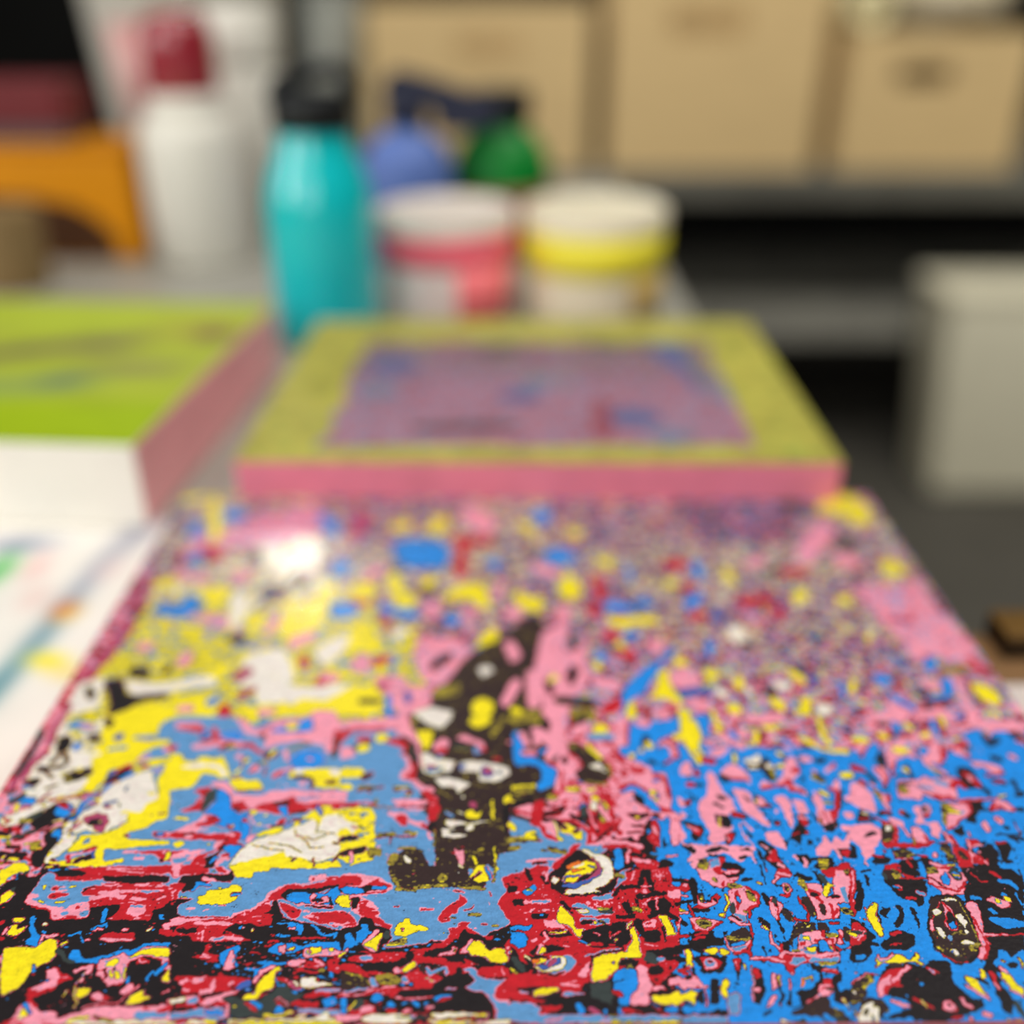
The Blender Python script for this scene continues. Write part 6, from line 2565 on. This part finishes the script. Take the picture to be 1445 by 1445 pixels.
# ------------------------------------------------------------------ bottles and pots
# teal water bottle
teal = mat('teal_enamel', (0, 194, 202), .2, .3, .02, 30, 0, coat=.7)
blk = mat('black_plastic', (18, 21, 24), .5, .3, .05, 30)
tbx = empty('water_bottle', (-.1240, .690, .75)); tag(tbx, 'teal water bottle with black carry lid behind the middle canvas', 'bottle')
R = .0368
link('body', lathe([(0, 0), (R - .004, 0), (R - .001, .002), (R, .006), (R, .088), (R - .0012, .098), (R - .0034, .108), (R - .0068, .117), (R - .0112, .1265), (.0250, .132), (.0235, .1365), (.0235, .139), (0, .139)], 64), teal, tbx, True)
link('lid', lathe([(0, .1392), (.0255, .1392), (.0265, .141), (.0265, .158), (.0250, .161), (0, .163)], 48), blk, tbx, True)
pts = [(-.0245, 0, .157), (-.020, 0, .166), (-.008, 0, .1715), (.008, 0, .175), (.018, 0, .176), (.0250, 0, .170), (.0262, 0, .157)]
link('carry_loop', tube(pts, .0052, 10, flat=1.9), blk, tbx, True)


def wide_tub(loc, r, h_body, h_lid, body_m, lid_m, name, label, cat='tub'):
    e = empty(name, loc); tag(e, label, cat)
    link('body', lathe([(0, 0), (r * .93, 0), (r * .95, .002), (r * .98, h_body * .98), (r * .98, h_body), (0, h_body)], 64), body_m, e, True)
    z = h_body
    link('lid', lathe([(0, z + .0003), (r, z + .0003), (r * 1.01, z + .002), (r * 1.01, z + h_lid * .75), (r * .985, z + h_lid * .93), (r * .95, z + h_lid), (r * .90, z + h_lid), (r * .88, z + h_lid - .002), (0, z + h_lid - .002)], 64), lid_m, e, True)
    return e


def band(e, name, r0, r1, z0, z1, a0, a1, m):
    """a printed label wrapped round a pot between two heights and two angles"""
    return link(name, lathe([(r0, z0), (r0 + .0006, z0), (r1 + .0006, z1), (r1, z1)], 40, None, (0, 0), math.radians(a0), math.radians(a1)), m, e, True)


milk = mat('milky_plastic', (232, 220, 208), .4, .4, .03, 20, sub=.1)
blush = mat('blush_plastic', (250, 232, 226), .4, .4, .03, 20, sub=.1)
coral = mat('coral_print', (250, 104, 124), .4, .4, .05, 20)
rosep = mat('pale_coral_print', (248, 122, 128), .4, .4, .05, 20)
pt = wide_tub((-.0415, .752, .75), .0515, .064, .0145, blush, milk, 'paint_tub', 'white paint tub with a coral pink label beside the teal bottle')
rb = .0515
band(pt, 'label_band', rb * .970, rb * .982, .043, .0635, -180, 0, coral)
band(pt, 'label_patch', rb * .955, rb * .975, .004, .0435, -80, -25, rosep)
ivory = mat('ivory_plastic', (238, 228, 200), .4, .4, .03, 20, sub=.1)
yel = mat('yellow_print', (244, 232, 60), .4, .4, .05, 20)
yt = wide_tub((.0680, .752, .75), .0535, .065, .0145, ivory, ivory, 'paint_tub', 'ivory paint tub with a yellow label beside the coral labelled tub')
rb = .0535
band(yt, 'label_band', rb * .970, rb * .983, .036, .0645, -185, 5, yel)
tanp = mat('tan_print', (196, 164, 92), .5, .4, .05, 20)
band(yt, 'label_patch', rb * .955, rb * .973, .006, .0355, -62, -5, tanp)

# blue and green bottles behind the tubs
blue_m = mat('periwinkle_plastic', (96, 122, 190), .45, .3, .04, 20)
navy = mat('navy_plastic', (30, 34, 58), .45, .4, .04, 20)
bb = empty('spray_bottle', (-.083, .905, .75)); tag(bb, 'periwinkle blue spray bottle with dark trigger behind the coral labelled tub', 'bottle')
r = .040
link('body', lathe([(0, 0), (r - .003, 0), (r, .004), (r, .080), (r - .003, .094), (r - .012, .106), (.016, .113), (.014, .118), (0, .118)], 48), blue_m, bb, True)
link('collar', lathe([(0, .1182), (.0185, .1182), (.0185, .134), (.016, .136), (0, .136)], 32), navy, bb, True)
out = [(-.018, .1362), (-.018, .150), (-.008, .161), (.016, .156), (.050, .145), (.078, .137), (.078, .118), (.060, .112), (.034, .112), (.0200, .1362)]
bm = bmesh.new()
va = [bm.verts.new((x, -.0115, z)) for x, z in out]; vb = [bm.verts.new((x, .0115, z)) for x, z in out]
bm.faces.new(va); bm.faces.new(vb[::-1])
for i in range(len(out)): bm.faces.new((va[i], va[(i + 1) % len(out)], vb[(i + 1) % len(out)], vb[i]))
bmesh.ops.bevel(bm, geom=bm.edges[:], offset=.002, segments=2, affect='EDGES')
link('spray_head', bm, navy, bb)
link('nozzle', tube([(.0782, 0, .128), (.086, 0, .1265)], .006, 12), blk, bb, True)
link('trigger', tube([(.016, 0, .140), (.026, 0, .132), (.030, 0, .122), (.028, 0, .112)], .004, 10, flat=1.6), blk, bb, True)
grn = mat('green_plastic', (0, 124, 42), .4, .3, .04, 20)
redd = mat('dark_red_print', (120, 24, 20), .5, .4, .04, 20)
gb = empty('squeeze_bottle', (-.002, .948, .75)); tag(gb, 'green bottle with black flat cap behind the ivory tub', 'bottle')
r = .045
link('body', lathe([(0, 0), (r - .002, 0), (r, .003), (r, .072), (r - .002, .084), (r - .009, .098), (r - .018, .108), (.022, .113), (.022, .116), (0, .116)], 48), grn, gb, True)
link('cap', lathe([(0, .1162), (.0270, .1162), (.0275, .118), (.0275, .140), (.0255, .142), (0, .142)], 40), blk, gb, True)
band(gb, 'label', r + .0001, r + .0001, .020, .062, 0, 360, redd)

# white bottle and white bucket on the far left of the table
wp = mat('white_plastic', (226, 222, 210), .38, .45, .03, 20)
wb = empty('white_bottle', (-.274, .925, .75)); tag(wb, 'white plastic bottle with a rounded red cap in front of the white bucket', 'bottle')
r = .0445
link('body', lathe([(0, 0), (r - .003, 0), (r, .004), (r, .106), (r - .002, .114), (r - .007, .121), (r - .009, .124), (0, .124)], 48), wp, wb, True)
link('collar', lathe([(0, .1242), (.0320, .1242), (.0325, .126), (.0325, .139), (.031, .141), (0, .141)], 40), wp, wb, True)
capred = mat('red_cap_plastic', (150, 34, 48), .2, .5, .04, 20, coat=.8)
link('cap', lathe([(0, .1412), (.0300, .1412), (.0305, .143), (.0305, .180), (.0295, .190), (.0270, .197), (.022, .2015), (.012, .203), (0, .2035)], 48), capred, wb, True)
wj = empty('white_jar', (-.246, 1.035, .75)); tag(wj, 'tall narrow white jar between the white bottle and the teal bottle', 'jar')
link('body', lathe([(0, 0), (.030, 0), (.032, .002), (.033, .150), (.030, .158), (.027, .160), (0, .160)], 40), wp, wj, True)
link('lid', lathe([(0, .1602), (.0335, .1602), (.034, .162), (.034, .205), (.032, .208), (0, .208)], 40), wp, wj, True)
bk = empty('white_bucket', (-.340, 1.195, .75)); tag(bk, 'large white bucket with a pale pink label behind the white bottle', 'bucket')
link('body', lathe([(0, 0), (.082, 0), (.084, .003), (.1065, .26), (.110, .262), (.110, .270), (.1075, .271), (.1055, .262), (.081, .005), (0, .005)], 64), wp, bk, True)
link('rim_band', lathe([(.1042, .236), (.1085, .236), (.1090, .240), (.1062, .241)], 64), wp, bk, True)
pkp = mat('pale_red_print', (214, 160, 156), .35, .5, .04, 20)
band(bk, 'label', .0915, .1012, .090, .190, -125, -85, pkp)

# orange tin, red box on it, cardboard tube
org = mat('orange_enamel', (212, 136, 0), .5, .2, .06, 20)
brn = mat('painted_shadow_brown', (70, 36, 2), .6, .3, .08, 20)
ot = empty('orange_tin', (-.400, .945, .75)); tag(ot, 'orange tin with a dark brown shadow painted on its front, left of the white bottle', 'tin')
link('body', boxm(-.082, .072, -.035, .045, 0, .096, .006, 3), org, ot)
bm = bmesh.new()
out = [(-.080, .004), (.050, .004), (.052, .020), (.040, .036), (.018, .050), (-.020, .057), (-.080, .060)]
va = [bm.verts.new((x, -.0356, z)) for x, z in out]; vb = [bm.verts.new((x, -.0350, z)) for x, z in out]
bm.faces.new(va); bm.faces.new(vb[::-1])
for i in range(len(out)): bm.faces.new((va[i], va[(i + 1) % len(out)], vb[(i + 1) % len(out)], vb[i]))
link('label', bm, brn, ot)  # shadow on the tin's lower front, painted as a dark brown patch
link('lid', boxm(-.084, .074, -.037, .047, .0962, .101, .002), org, ot)
rdm = mat('dark_red_board', (104, 18, 24), .5, .4, .08, 20)
gym = mat('mauve_grey_board', (92, 78, 80), .6, .3, .06, 20)
rb_ = empty('red_box', (-.436, .945, .851)); tag(rb_, 'small dark red box on top of the orange tin', 'box')
link('lid', boxm(-.060, .060, -.033, .033, .0142, .050, .003), rdm, rb_)
link('tray', boxm(-.057, .057, -.030, .030, 0, .014, .001), gym, rb_)
crd = mat('brown_cardboard', (128, 104, 66), .75, .3, .08, 20)
ct = empty('cardboard_tube', (-.405, .825, .75)); tag(ct, 'brown cardboard tube standing in front of the orange tin', 'tube')
link('wall', lathe([(.023, 0), (.027, 0), (.0275, .002), (.0275, .062), (.027, .064), (.023, .064), (.023, 0)], 40), crd, ct, True)
link('end_cap', lathe([(0, .001), (.0228, .001), (.0228, .050), (0, .050)], 40), crd, ct, True)
